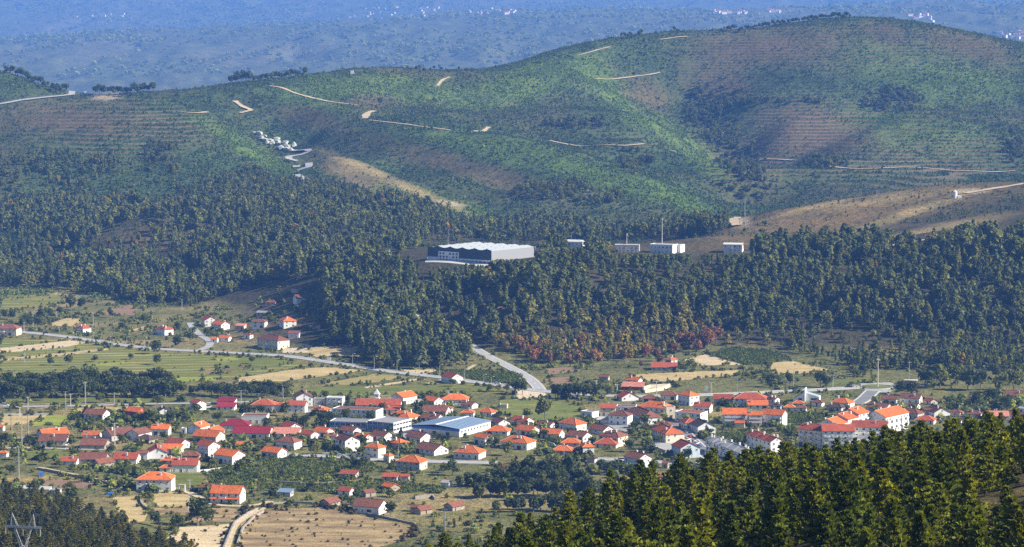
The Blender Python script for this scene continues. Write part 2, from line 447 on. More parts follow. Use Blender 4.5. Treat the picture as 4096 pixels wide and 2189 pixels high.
# ------------------------------------------------------------------ building materials
def roof_mat(name, c, var=.35, tiles=True):
    m, nt, b = mat_base(name, .85, .2)
    tc = N(nt, 'ShaderNodeTexCoord'); oi = N(nt, 'ShaderNodeObjectInfo')
    n1 = noise(nt, .55, 5, .65, tc.outputs['Object']); n2 = noise(nt, 3.5, 3, .6, tc.outputs['Object'])
    lo = tuple(x * (1 - var) for x in c); hi = tuple(min(1, x * (1 + var * .6)) for x in c)
    col = ramp(nt, n1.outputs[0], [(.30, lo), (.50, c), (.72, hi)]).outputs[0]
    col = mixc(nt, 1.0, col, ramp(nt, n2.outputs[0], [(.35, (.70, .70, .72)), (.65, (1.18, 1.16, 1.12))]).outputs[0], 'MULTIPLY')
    col = mixc(nt, 1.0, col, ramp(nt, oi.outputs['Random'], [(0, (.78, .80, .84)), (1, (1.14, 1.1, 1.06))]).outputs[0], 'MULTIPLY')
    nt.links.new(col, b.inputs['Base Color'])
    if tiles:
        w = N(nt, 'ShaderNodeTexWave', wave_type='BANDS', bands_direction='X'); w.inputs['Scale'].default_value = 1.4; w.inputs['Distortion'].default_value = .6
        nt.links.new(tc.outputs['Object'], w.inputs['Vector']); bump(nt, b, w.outputs[0], .6, .09)
    return m
def wall_mat(name, c, var=.10):
    m, nt, b = mat_base(name, .9, .15)
    tc = N(nt, 'ShaderNodeTexCoord'); oi = N(nt, 'ShaderNodeObjectInfo')
    mp = N(nt, 'ShaderNodeMapping'); mp.inputs['Scale'].default_value = (1, 1, .25); nt.links.new(tc.outputs['Object'], mp.inputs['Vector'])
    n1 = noise(nt, .8, 5, .65, mp.outputs[0])
    col = ramp(nt, n1.outputs[0], [(.28, tuple(x * (1 - 2.2 * var) for x in c)), (.48, c), (.75, tuple(min(1, x * (1 + var * .4)) for x in c))]).outputs[0]
    col = mixc(nt, 1.0, col, ramp(nt, oi.outputs['Random'], [(0, (.88, .87, .85)), (1, (1.0, 1.0, 1.0))]).outputs[0], 'MULTIPLY')
    nt.links.new(col, b.inputs['Base Color'])
    return m
def stone_mat(name, c, scale=1.6):
    m, nt, b = mat_base(name, .95, .1)
    tc = N(nt, 'ShaderNodeTexCoord'); v = N(nt, 'ShaderNodeTexVoronoi'); v.inputs['Scale'].default_value = scale
    nt.links.new(tc.outputs['Object'], v.inputs['Vector'])
    col = mixc(nt, .75, c, v.outputs['Color'], 'MULTIPLY'); col = mixc(nt, .5, col, c)
    nt.links.new(col, b.inputs['Base Color']); bump(nt, b, v.outputs['Distance'], .8, .08)
    return m
ROOF = {'O': roof_mat('orange roof tiles', (.64, .165, .045)), 'R': roof_mat('red roof tiles', (.40, .095, .050)), 'B': roof_mat('weathered brown roof tiles', (.235, .098, .066)),
        'M': roof_mat('maroon sheet roof', (.30, .028, .045), .15), 'G': roof_mat('grey roof sheets', (.30, .30, .31), .2, False), 'K': roof_mat('dark slate brown tiles', (.105, .075, .068)),
        'V': roof_mat('pale roof sheets', (.62, .60, .56), .15, False), 'P': roof_mat('faded pink roof tiles', (.60, .24, .17)), 'U': roof_mat('blue grey roof sheets', (.20, .29, .42), .12, False)}
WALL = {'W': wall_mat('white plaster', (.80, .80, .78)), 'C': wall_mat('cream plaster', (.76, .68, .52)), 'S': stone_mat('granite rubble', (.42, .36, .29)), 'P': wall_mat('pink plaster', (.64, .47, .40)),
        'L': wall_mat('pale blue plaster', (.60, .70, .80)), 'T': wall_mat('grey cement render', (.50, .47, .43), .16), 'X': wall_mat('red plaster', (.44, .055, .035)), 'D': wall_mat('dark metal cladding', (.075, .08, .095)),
        'N': wall_mat('blue painted panels', (.12, .26, .55))}
RN = {'O': 'orange', 'R': 'red', 'B': 'brown', 'M': 'maroon', 'G': 'grey', 'K': 'dark', 'V': 'pale', 'P': 'pink', 'U': 'blue'}
M_GLASS = plain('window glass', (.030, .036, .045), .18, .5, .3, .2)
M_FRAME = plain('white window frame', (.74, .74, .72), .6)
M_SHUT = plain('brown shutter', (.10, .05, .03), .7)
M_CHIM = plain('chimney render', (.66, .62, .56), .9)
M_DOOR = plain('dark door', (.075, .045, .03), .6)
M_RAIL = plain('white balcony rail', (.70, .70, .68), .7)
M_RIDGE = plain('mortared ridge tiles', (.70, .34, .20), .9)
M_CONC = plain('concrete', (.50, .48, .44), .95)

def window_mesh(w, h, shut=False):
    b = MB(); t = .09
    b.box(-w/2 + t, w/2 - t, -.03, .02, t, h - t, 1)
    for a in ((-w/2, w/2, 0, t), (-w/2, w/2, h - t, h), (-w/2, -w/2 + t, t, h - t), (w/2 - t, w/2, t, h - t), (-.035, .035, t, h - t)):
        b.box(a[0], a[1], -.07, .02, a[2], a[3], 0)
    b.box(-w/2 - .1, w/2 + .1, -.16, .02, -.1, 0, 0)
    if shut: b.box(-w/2 + t, w/2 - t, -.055, -.031, h * .5, h - t, 2)
    return b.mesh('window', [M_FRAME, M_GLASS, M_SHUT])
def door_mesh(w, h):
    b = MB(); b.box(-w/2 + .08, w/2 - .08, -.04, .02, .0, h - .08, 1); b.box(-w/2, -w/2 + .08, -.08, .02, 0, h, 0); b.box(w/2 - .08, w/2, -.08, .02, 0, h, 0); b.box(-w/2 + .08, w/2 - .08, -.08, .02, h - .08, h, 0)
    return b.mesh('door', [M_FRAME, M_DOOR])
WINS = [window_mesh(1.15, 1.3), window_mesh(1.25, 1.35, True), window_mesh(.9, 1.1), window_mesh(1.7, 1.35)]
DOORS = [door_mesh(1.1, 2.15), door_mesh(2.7, 2.4)]

BLOCKS = []      # footprints (x, y, half w, half d, angle) that vegetation keeps clear of
def blocked(X, Y, pad=1.0):
    out = np.zeros(X.shape, bool)
    for x, y, hw, hd, a in BLOCKS:
        dx = X - x; dy = Y - y
        near = np.abs(dx) + np.abs(dy) < hw + hd + hw + 4
        lx = dx * math.cos(a) + dy * math.sin(a); ly = -dx * math.sin(a) + dy * math.cos(a)
        out |= near & (np.abs(lx) < hw + pad) & (np.abs(ly) < hd + pad)
    return out

def wall_shell(w, d, h, rise=0.0, rt='f', base=-1.2):
    """outer walls with their gables"""
    b = MB(); x, y = w / 2, d / 2
    if rt in 'gs' and rise:
        top = {'g': [(-x, -y, h), (x, -y, h), (x, 0, h + rise), (x, y, h), (-x, y, h), (-x, 0, h + rise)]}.get(rt)
        if rt == 'g':
            b.face([(-x, -y, base), (x, -y, base), (x, -y, h), (-x, -y, h)]); b.face([(x, y, base), (-x, y, base), (-x, y, h), (x, y, h)])
            b.face([(x, -y, base), (x, y, base), (x, y, h), (x, 0, h + rise), (x, -y, h)]); b.face([(-x, y, base), (-x, -y, base), (-x, -y, h), (-x, 0, h + rise), (-x, y, h)])
            b.face([(-x, -y, h), (x, -y, h), (x, 0, h + rise), (-x, 0, h + rise)]); b.face([(x, y, h), (-x, y, h), (-x, 0, h + rise), (x, 0, h + rise)])
        else:
            b.face([(-x, -y, base), (x, -y, base), (x, -y, h), (-x, -y, h)]); b.face([(x, y, base), (-x, y, base), (-x, y, h + rise), (x, y, h + rise)])
            b.face([(x, -y, base), (x, y, base), (x, y, h + rise), (x, -y, h)]); b.face([(-x, y, base), (-x, -y, base), (-x, -y, h), (-x, y, h + rise)])
            b.face([(-x, -y, h), (x, -y, h), (x, y, h + rise), (-x, y, h + rise)])
    else:
        b.box(-x, x, -y, y, base, h)
    return b

def roof_shell(w, d, h, rise, rt, o=.45):
    """thick roof planes with eaves; h is the wall top"""
    b = MB(); x, y = w / 2 + o, d / 2 + o; t = .22; k = rise / (d / 2) if rt != 's' else rise / d
    e = h - k * o + t + .03
    if rt == 'g':
        r = h + rise + t + .03
        b.slab([(-x, -y, e), (x, -y, e), (x, 0, r), (-x, 0, r)], t); b.slab([(x, y, e), (-x, y, e), (-x, 0, r), (x, 0, r)], t)
        b.box(-x, x, -.14, .14, r - .04, r + .10, 1)
    elif rt == 'h':
        r = h + rise + t + .03; q = max(w / 2 - d / 2, .02)
        A, B_, C_, D_, E, F = (-x, -y, e), (x, -y, e), (x, y, e), (-x, y, e), (-q, 0, r), (q, 0, r)
        i = len(b.v); b.v += [A, B_, C_, D_, E, F] + [(p[0], p[1], p[2] - t) for p in (A, B_, C_, D_)]
        for f in ((0, 1, 5, 4), (2, 3, 4, 5), (1, 2, 5), (3, 0, 4), (0, 6, 7, 1), (1, 7, 8, 2), (2, 8, 9, 3), (3, 9, 6, 0), (9, 8, 7, 6)):
            b.f.append(tuple(i + n for n in f)); b.m.append(0)
        for p, s in ((A, E), (B_, F), (C_, F), (D_, E)): b.bar((p[0], p[1], p[2] + .04), (s[0], s[1], s[2] + .04), .13, 4, m=1)
        b.bar((E[0], 0, r + .04), (F[0], 0, r + .04), .13, 4, m=1)
    elif rt == 's':
        b.slab([(-x, -y, e), (x, -y, e), (x, y, h + rise + k * o + t + .03), (-x, y, h + rise + k * o + t + .03)], t)
    else:   # flat with a parapet
        b.box(-w/2 + .25, w/2 - .25, -d/2 + .25, d/2 - .25, h - .02, h + .12)
        for a in ((-w/2 - .06, w/2 + .06, -d/2 - .06, -d/2 + .25), (-w/2 - .06, w/2 + .06, d/2 - .25, d/2 + .06)): b.box(a[0], a[1], a[2], a[3], h + .004, h + .45, 1)
        for a in ((-w/2 - .06, -w/2 + .25), (w/2 - .25, w/2 + .06)): b.box(a[0], a[1], -d/2 + .25, d/2 - .25, h + .004, h + .45, 1)
    return b

def openings(root, w, d, h, seed, faces=('f', 'l', 'r', 'b'), step=3.1, glassy=False):
    rnd = random.Random(seed); n = max(1, int(round((h - .2) / 2.9))); sh = h / n
    for fc in faces:
        L = w if fc in 'fb' else d
        cols = max(1, int((L - 1.0) / step)); gap = L / cols
        door_at = rnd.randrange(cols) if fc == 'f' else -1
        garage = fc == 'f' and L > 9 and rnd.random() < .4
        for s in range(n):
            for c in range(cols):
                u = -L / 2 + gap * (c + .5)
                if fc in 'lrb' and rnd.random() < (.35 if fc != 'b' else .2): continue
                if rnd.random() < .06: continue
                if fc == 'f': p, a = (u, -d/2, 0), 0
                elif fc == 'b': p, a = (-u, d/2, 0), math.pi
                elif fc == 'r': p, a = (w/2, u, 0), math.pi / 2
                else: p, a = (-w/2, -u, 0), -math.pi / 2
                if s == 0 and c == door_at:
                    new_obj('door', DOORS[1 if garage else 0], root, (p[0], p[1], 0.0), a); continue
                z = s * sh + (.95 if sh > 2.3 else .7)
                if z + 1.3 > h - .05: z = max(.3, h - 1.5)
                new_obj('window', WINS[rnd.choice((0, 0, 1, 1, 2, 3))] if not glassy else WINS[3], root, (p[0], p[1], z), a)

def balcony_mesh(w, dep=1.2):
    b = MB(); b.box(-w/2, w/2, -dep, -.02, -.16, 0); b.box(-w/2, w/2, -dep, -dep + .08, .0, .95); b.box(-w/2, -w/2 + .08, -dep + .08, -.02, 0, .95); b.box(w/2 - .08, w/2, -dep + .08, -.02, 0, .95)
    return b.mesh('balcony', [M_RAIL])
BALC = {k: balcony_mesh(k) for k in (2.6, 3.6, 5.0)}

def make_house(loc, ang, w, d, h, rt, rc, wc, label, cat='house', name='house', group=None, seed=0, pitch=.52, chim=None, wins=True, faces=('f', 'l', 'r', 'b'), parapet=None):
    rnd = random.Random(seed * 13 + 5)
    root = tag(new_obj(name, None, None, loc, ang), label, cat, group)
    rise = {'g': d / 2 * pitch, 'h': d / 2 * pitch, 's': d * .16, 'f': 0}[rt]
    wall_shell(w, d, h, rise, rt).build('wall', WALL[wc], root)
    rb = roof_shell(w, d, h, rise, rt, .45 if w > 6 else .3)
    roof = rb.build('roof', [ROOF[rc], M_RIDGE if rt in 'gh' and rc in 'ORP' else (ROOF[rc] if rt != 'f' else WALL[parapet or wc])], root)
    nch = chim if chim is not None else (rnd.choice((0, 1, 1, 2)) if rt in 'gh' and w > 7 else 0)
    for k in range(nch):
        cx = rnd.uniform(-.35, .35) * w; cy = rnd.choice((-1, 1)) * d * rnd.uniform(.12, .25)
        zr = h + rise * (1 - abs(cy) / (d / 2)); b = MB(); s = rnd.uniform(.35, .5)
        b.box(cx - s, cx + s, cy - s * .8, cy + s * .8, zr - .6, zr + rnd.uniform(1.2, 1.9)); zt = b.v[-1][2]; b.box(cx - s - .1, cx + s + .1, cy - s * .8 - .1, cy + s * .8 + .1, zt, zt + .15)
        b.build('chimney', M_CHIM, roof)
    if wins and h > 1.9: openings(root, w, d, h, seed, faces)
    if wins and h > 5 and w > 8 and rnd.random() < .55:
        k = rnd.choice((2.6, 3.6, 5.0)); new_obj('balcony', BALC[k], root, (rnd.uniform(-.2, .2) * w, -d / 2, h / 2 + .1))
    if rt == 'g' and rise > 1.5 and wins:
        for sx in (1, -1): new_obj('window', WINS[2], root, (sx * w / 2, 0, h + .1 * rise), sx * math.pi / 2)
    BLOCKS.append((loc[0], loc[1], w / 2, d / 2, ang))
    return root

REG = {'A': (0, 1560, 2.1895), 'B': (1024, 1560, 2.1895), 'C': (2048, 1560, 2.1895), 'D': (3072, 1560, 2.1895),
       'E': (0, 1150, 2.504), 'F': (1024, 1150, 2.504), 'G': (2048, 1150, 2.504), 'H': (3072, 1150, 2.504)}
def full(reg, x, y): ox, oy, k = REG[reg]; return ox + x / k, oy + y / k

# one line per house: sheet, front/side extents, foot, eaves height, which gable shows, roof form, roof and wall colour, label
TOWN = """
A 1190 1500 1508 890 105 R h O W|white two-storey villa with orange hipped roof above the dry straw field
A 1835 2100 2130 1000 92 R g O W|white two-storey house with long orange roof and orange awning above the dry field
A 1395 1495 1500 725 42 R h O W|low orange-hipped wing joined to the long red-trimmed house
A 1500 1726 1732 725 68 R g R W|long white house with red brick arcade and one big chimney
A 1855 2035 2135 655 72 R g O W|tall white gabled house with orange roof beside the big dark bush
A 1705 1825 1920 600 108 R g R W|narrow three-storey white house with red roof beside the tall gabled house
A 1430 1580 1650 520 45 R g R W|white gabled house with red roof behind the low orange shed roof
A 1400 1575 1590 560 42 R s O W|low white house with sloping orange roof in front of a gabled one
A 1675 1890 1955 462 48 R g O T|grey house with shallow orange roof above the three-storey white house
A 1205 1293 1298 612 58 R g B W|small white house with brown roof attached to a blank white gable
A 1262 1300 1490 605 55 R g R W|house with a wide blank white gable wall and red roof
A 1405 1530 1545 655 36 R h O W|small white house with orange hipped roof below the blank white gable
A 985 1195 1210 650 45 R g R W|long white cottage with red roof in two joined spans
A 680 920 930 645 34 R g B S|long low stone house with brown roof among gardens
A 525 668 674 660 36 R g R W|white bungalow with red roof and white band at the end of the row
A 795 865 985 680 30 L g B S|dark stone barn with steep brown roof beside the white cottage
A 690 915 945 522 26 R g B S|half ruined stone house with brown roof and rubble walls
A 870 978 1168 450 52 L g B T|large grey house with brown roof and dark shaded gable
A 1095 1215 1305 448 60 L g B W|gabled house with brown roof between the large grey house and the orange-roofed block
A 1170 1305 1370 472 20 R h K S|low dark-roofed stone sheds in front of the brown gabled house
A 1322 1475 1484 400 58 R g O W|white two-storey house with wide bright orange roof beside tall dark trees
A 335 575 586 488 40 R g B W|white house with dark brown roof in front of an orange roof
A 295 385 590 440 36 L g O L|house with orange roof and pale blue gable behind the dark brown roof
A 720 865 872 430 20 R g O W|low white outbuilding with orange roof between bushes
A 720 900 946 260 42 R g B W|white bungalow with brown roof and porch above the grey-roofed shed
A 1085 1210 1262 250 58 R g O X|deep red plastered house with orange roof
A 1360 1397 1492 216 28 R g K W|house with wide white gable and charcoal roof by the upper road
A 1650 1725 1800 180 62 R g R W|tall white house with steep red roof standing before the dark grove
A 1890 2050 2060 180 24 R s M W|long low white shed with maroon roof nearer the town
A 1895 2050 2062 132 22 R s M W|long low white shed with maroon roof nearer the dark grove
A 1637 1755 1818 385 56 L g O L|house with orange roof and pale blue gable next to a small white block
A 1592 1628 1634 383 42 R f V W|small flat-topped white block with a brown door
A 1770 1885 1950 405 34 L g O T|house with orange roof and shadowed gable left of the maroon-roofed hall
A 1917 2172 2182 357 44 R h M W|long white hall with maroon hipped roof
A 2110 2335 2342 295 62 R f B W|big blank white flat-fronted building above the maroon hall
A 2060 2192 2206 522 22 R g O W|low white outbuilding with orange roof beside vegetable plots
A 1592 1740 1750 612 20 R h B S|low stone shed with brown roofs below the three-storey white house
A -30 26 34 360 34 R g O W|white house with orange roof cut by the picture edge above the poles
A -20 58 66 590 22 R h O W|low orange-roofed house cut by the picture edge below the poles
A 188 288 296 905 40 R s V W|small white shed with pale sheet roof beside the bushy pines
A 335 430 440 912 26 R s V W|low white shed with pale roof half hidden by bushes
A 442 520 530 920 18 R s G T|tiny grey shed with sheet roof beside bushes
A 1730 1870 1892 905 48 R h B T|brown-roofed annex tucked behind the orange-banded house
B -45 160 170 190 58 R h R W|left half of the long white terrace with red hipped roofs
B 165 262 266 190 58 R h R W|middle of the long white terrace with red roof and two small gables
B 266 428 442 202 66 R g R W|right end of the long white terrace with plain red gable roof
B 315 352 497 146 82 R g B W|tall house with wide white gable and brown roof behind the red terrace
B 505 608 612 140 60 R f G T|grey flat-topped block joined to a white tower-like corner
B 612 755 772 145 72 R f V W|white flat-topped building with tall corner block
B 1180 1288 1406 130 62 L g O W|white two-storey house with bright orange roof right of the bell tower
B 1455 1562 1645 142 42 R g O W|white gabled house with bright orange roof before the long orange row
B 1622 1855 1862 132 46 R h O W|long white two-storey row with orange hipped roofs
B 478 602 644 216 36 R h O W|small white house with orange pyramid roof near the long flat white block
B 652 1050 1106 252 66 R f B W|long flat-roofed white and pale blue block with brown deck
B 870 1262 1270 165 26 R g R W|long low building with red roof behind the two-tier orange house
B 1137 1255 1266 212 38 R g R W|white two-tier house with red and orange roofs
B 1137 1340 1426 277 32 R h O P|long bungalow with orange hipped roof and shaded brown wall
B 1435 1585 1642 292 38 R g B W|white gabled house with brown roof next to the blue-roofed hall
B 1905 2005 2082 485 62 R g O W|tall white house with orange-brown roof below the blue-roofed hall
B 2012 2200 2240 402 36 R h O W|white row with stepped orange roofs behind the tall orange-brown house
B 195 290 397 365 34 R g R W|white gabled house with red roof between trees and the pink-roofed depot
B -215 115 142 430 48 R g M W|very long white shed with maroon roof
B 128 365 381 430 44 R s P W|depot with faded pink roof and a dark open bay
B 377 480 549 442 48 R g R W|white gabled house with red roof next to the pink-roofed depot
B 492 606 682 416 46 R g O W|white gabled house with bright orange roof and skylight
B 592 700 716 440 26 R g B W|low white house with brown roof left of the dormered block
B 722 850 916 396 22 R g B W|brown-roofed house with white gable behind the dormered block
B 683 781 906 545 98 R g B W|three-storey white block with dormers along its brown roof
B 850 950 1022 462 40 R g O W|white gabled house with orange roof behind the cream tower house
B 1002 1125 1196 452 48 R g B W|white gabled house with brown roof right of the orange gable
B 1302 1440 1552 472 48 R g B W|large white gabled house with wide brown roof below the blue-roofed hall
B 1152 1265 1337 522 52 R h O P|pinkish two-storey house with orange hipped roof
B 952 1070 1132 602 94 R h O C|cream tower-like house with orange hipped roof by the street
B 1112 1165 1206 637 58 R h O C|cream wing with lower orange roof against the tower-like house
B 1387 1560 1682 577 42 R g B W|white chalet-like house with broad brown roof beside the street
B 1727 1950 2012 612 56 R h O W|white villa with two-tier orange hipped roof and veranda by the street
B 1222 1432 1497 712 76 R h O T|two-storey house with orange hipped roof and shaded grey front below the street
B 162 332 393 526 66 R h B W|white two-storey house with brown hipped roof beside trees
B 36 190 259 602 52 R g O W|small white gabled house with orange roof at the edge of the vineyards
B 550 640 732 1030 26 L g B S|small stone barn with brown roof left of the long barn
B 838 1075 1153 1096 66 R g B W|long plastered barn with brown roof and sunlit white gable on the dry field
B 712 820 857 925 20 R g R W|small white hut with red roof on the terraces
B 915 962 1046 942 20 L g B S|ruined low stone hut with brown roof
B 1095 1182 1257 892 26 R g O S|stone hut with part orange and part brown roof
B 725 870 892 778 14 R s R T|low grey shelter with reddish sheet roof in the vineyards
B 1350 1412 1424 1070 18 R g B S|smaller brown-roofed hut beside the stone byre
B 1385 1442 1542 1094 26 L g B S|stone byre with brown roof and dark doorway
B 1642 1722 1826 1064 20 L g B S|stone byre with brown roof under the dark poplars
B 1612 1690 1716 856 18 R s G W|small grey-roofed shed below the poplars
B 1100 1232 1252 802 14 R s R T|low shelter with red roof among vines
B 1262 1336 1342 797 13 R s R T|lesser red-roofed shelter beside the garden trees
B 182 300 322 938 14 R s U T|low greenhouse shed with bluish panes on the terraces
B 1792 1890 1946 167 32 R g B W|white house with brown roof right of the long orange row
B 1792 1905 1917 252 52 R h O W|white house with orange hipped roof and white walls
B 1937 2060 2112 237 38 R h O W|white house with two orange hipped roofs next to the park
B 1545 1680 1724 202 26 R h R W|low white house with red hipped roof below the long orange row
B 1442 1660 1702 226 22 R g B T|low grey house with brown roof behind the brown gabled one
B 2052 2125 2232 332 42 R g B W|white gabled house with brown roof right of the blue-roofed hall
B 2132 2198 2207 164 26 R f V C|small cream flat-topped shed on the park lawn
C -105 130 212 530 62 R h O W|big white villa with wide orange hipped roof and arcaded veranda
C 345 520 556 572 36 R h O P|low pink house with orange hipped roof beside the poplar clump
C 430 590 602 540 76 R h O P|tall pink house with orange hipped roof behind the low one
C 597 622 722 577 78 R h O W|sunlit white house end with orange roof beside a round tree
C 762 930 1022 500 88 R h B C|large cream house with arched loggia and brown hipped roof
C 717 910 952 514 36 R h R C|low arcaded wing with red roof in front of the arched loggia house
C 472 620 707 460 46 R g B W|white gabled house with dark brown roof and dormer
C 672 800 897 395 38 R g B W|white gabled house with brown roof behind the arched loggia house
C 410 560 657 370 66 R h O W|white two-storey house with orange hipped roof and balcony in the middle of town
C 247 412 462 435 46 R g O W|white house with orange roof left of the dark brown gabled one
C 27 165 242 405 46 R g O W|white gabled house with orange roof and two windows left of its twin-gabled neighbour
C 222 332 392 345 28 R g B W|white gabled house with brown roof below the park trees
C -15 110 192 325 46 R g R W|white two-storey gabled house with red-brown roof facing the park
C 846 1010 1062 312 84 R h B W|long three-storey brown-roofed building with blue ground arcade
C 1016 1160 1346 305 62 R h B W|broad brown-roofed building with bright white end wall
C 772 905 912 228 70 R g R C|banded cream building with red roof and long balconies
C 912 1082 1100 190 40 R f B W|flat brown-topped block behind the blue arcade building
C 1112 1336 1430 205 42 R h O W|house with jumble of orange hipped roofs in the town centre
C 1332 1352 1432 252 98 R f R C|tall cream four-storey facade with many small windows
C 1462 1555 1646 140 88 R h O W|tall white apartment house with orange hipped roof near the ring road
C 1302 1440 1460 92 44 R h B W|brown-roofed house left of the tall white apartment house
C 922 962 1137 100 32 R g R W|house with wide white gable edged in red near the ring road
C 1142 1270 1284 108 22 R h B W|low brown-roofed house behind the wide white gable
C 1592 1730 1767 202 54 R g R W|white two-storey house with red roof and porch above the pitched chalet
C 1412 1428 1592 220 44 R g B W|house with broad white gable and brown verge above the ribbon-windowed block
C 1432 1650 1726 292 82 R f R W|white block with ribbon windows and red-edged flat roof
C 1472 1520 1642 352 62 R h R C|cream house with red hipped roof beside the white chalet
C 1572 1628 1787 386 62 R g K W|white chalet with steep dark roof and broad gable
C 1252 1390 1417 346 22 R h B T|low brown pyramid-roofed house in the town centre
C 1237 1347 1522 466 78 R h O C|cream building with faceted orange roof over a parking yard
C 1410 1477 1667 600 88 R g R L|pale blue house with red roof and windowless dark side
C 1846 2058 2064 300 88 R g O W|white apartment block with orange roof and two rows of balconies
C 2066 2190 2196 318 98 R g O P|pink apartment block with orange roof between two white ones
C 2196 2366 2424 322 102 R g O W|white apartment block with orange roof and tall blank end wall
C 1947 2222 2244 152 72 R h R W|long white public building with red roof and dark glazed front
C 1767 1935 1945 132 52 R g R W|low white wing with red roof beside the glazed public building
C 2062 2240 2252 166 26 R g O W|orange-roofed row rising behind the apartment blocks
C 987 1112 1227 706 102 R g B W|tall white house with brown roof and bright gable behind the dark hollow trees
C 657 722 746 640 30 R h K T|small pyramid-roofed hut with dark tiles by the street
C 1322 1362 1372 690 44 R g B S|narrow brown-roofed annex beside an open garage
C 1172 1300 1312 806 16 R g R T|long low red roof half hidden by the near pines
C 1367 1482 1494 806 22 R g R T|second low red roof half hidden by the near pines
C 1442 1555 1564 742 14 R s R T|thin red shed roof glimpsed between trees below the pale blue house
C 602 700 762 246 46 R f G W|modern white and grey flat block beside the long arcade building
C 742 850 882 300 30 R s C C|cream walled yard building beside the modern grey block
C 1952 2036 2046 332 40 R g O C|small cream house with orange roof before the apartment blocks
D -12 60 117 117 30 R g B W|white house with brown roof left of the modern chapel
D 12 110 136 172 26 R g K W|low dark-roofed house in front of the modern chapel
D 137 232 246 186 28 R h O W|white house with orange-brown hipped roof below the modern chapel
D 212 312 322 150 22 R h O W|orange-roofed house just below the modern chapel
D 247 332 347 190 24 R h B W|brown-hipped house joined to the orange-brown one
D 387 470 502 147 34 R h B W|white house with brown pyramid roof and loggia
D 562 700 772 156 38 R h O W|house with broad orange hipped roof and bright white side below the roundabout lane
D 522 640 702 187 18 R h K T|low dark-roofed houses before the broad orange roof
D 997 1125 1146 132 48 R g B W|white house with brown roof right of the sloping lane
D 1162 1325 1372 126 48 R g B W|white terrace of two houses with brown roofs and bright gable
D 1380 1426 1491 132 26 R g R T|small gabled shed with reddish roof at the wood edge
D 882 1030 1110 196 30 R g B W|row of brown roofs ending in a white gable below the lane
D 1067 1160 1242 222 36 R g B T|grey house with brown roof among old houses
D 1232 1300 1342 170 24 R g B W|white-gabled house behind the hipped tan house
D 1182 1310 1384 262 52 R h B T|tan two-storey house with brown hipped roof
D 1372 1450 1472 242 62 R g B T|tall grey house with brown roof next to the white pediment
D 1402 1456 1602 256 58 R g B W|white house with triangular pediment gable among old brown roofs
D 1602 1680 1722 236 38 R h B P|pink house with brown hipped roof right of the white pediment
D 1297 1450 1492 305 36 R h R C|cream house with reddish hipped roof above the near pines
D 1642 1690 1702 305 30 R g B W|white house with brown roof peeping over the pines
D 1742 1860 1892 246 30 R h B W|white house with brown hipped roof below the round trees
D 1932 2110 2120 262 30 R g P T|long faded brown-pink roof near the edge of town
D 2127 2180 2206 352 62 R h P W|tall white house with pink roof seen between pine tops
D 2112 2240 2260 262 30 R g B W|brown-roofed house at the picture edge above pine tops
D 1712 1790 1824 112 32 R h B P|old house with orange-brown roof among round trees
D 2087 2250 2300 86 32 R g B L|pale blue-walled long house with brown roof at the picture edge
D 2202 2245 2290 206 40 R g V W|white house at the picture edge below the long pale one
D 932 1045 1062 502 46 R g B W|white house with brown roof in front of the apartment estate
D 592 660 692 602 44 R g O W|orange-roofed house wrapped by the near pines
D -10 60 82 610 36 R g B W|white house with brown roof at the foot of the orange terrace row
E -60 165 187 485 72 R h B C|cream two-storey house with brown hipped roof at the road by the picture edge
E 737 832 902 457 46 R h R W|white villa with red-orange roofs and flowering garden by the main road
E 1542 1650 1727 482 58 R h R W|white house with two-tier red roof above the green field
E 1992 2050 2192 395 62 R g R W|white gabled house with red verge highest along the hamlet lane
E 2102 2215 2292 432 58 R g O W|white house with orange roof facing the hamlet lane
E 2107 2174 2182 552 36 R g O W|tiny white house with orange roof left of its near twin
E 2187 2288 2312 542 34 R g O W|small white house with orange roof and porch
E 2352 2442 2462 422 42 R s P P|roofless-looking pink shed with sheet cover in the hamlet
E 2437 2502 2532 517 38 R h B W|small white house with brown pyramid roof in the hamlet
F -42 86 106 402 62 R h B W|white two-storey house with brown roof in the middle of the hamlet
F -12 217 327 627 86 R h B C|big two-storey farmhouse with brown hipped roof beside the main road
F 217 278 402 417 66 R h O W|white two-storey house with orange roof and balcony at the hamlet edge
F 322 430 442 507 48 R g B W|small house with brown roof between the farmhouse and the orange house
F 360 410 562 172 48 L g B W|long white house with brown roof high on the bare slope
F 345 405 462 52 32 R g B P|topmost pink-roofed house of the slope among pines
F 92 190 207 167 24 R h B P|low house with brown hipped roof left of the long white house
F 2 95 105 272 18 R s G T|low grey-roofed shed above the hamlet houses
F 552 640 662 412 18 R s B T|low brown shed at the wood edge
F 1850 1962 2072 967 62 R g R W|white gabled house alone beside the main road bend
G 1540 1592 1662 767 40 L h O T|small house with orange hipped roof below the russet trees
G 1395 1650 1664 835 26 R s R T|long red-roofed farm shed below the russet trees
G 1142 1262 1312 967 28 R g O W|white house with light orange roof behind the ring road garden
G 1097 1310 1337 1032 30 R s P X|low building with pink terrace roof and red wall
G 872 962 982 932 24 R g B T|low brown-roofed hut by the dark tree belt
"""
def parse(line):
    head, label = line.split('|'); t = head.split()
    return t[0], [float(q) for q in t[1:6]], t[6], t[7], t[8], t[9], label
HOUSES = {}
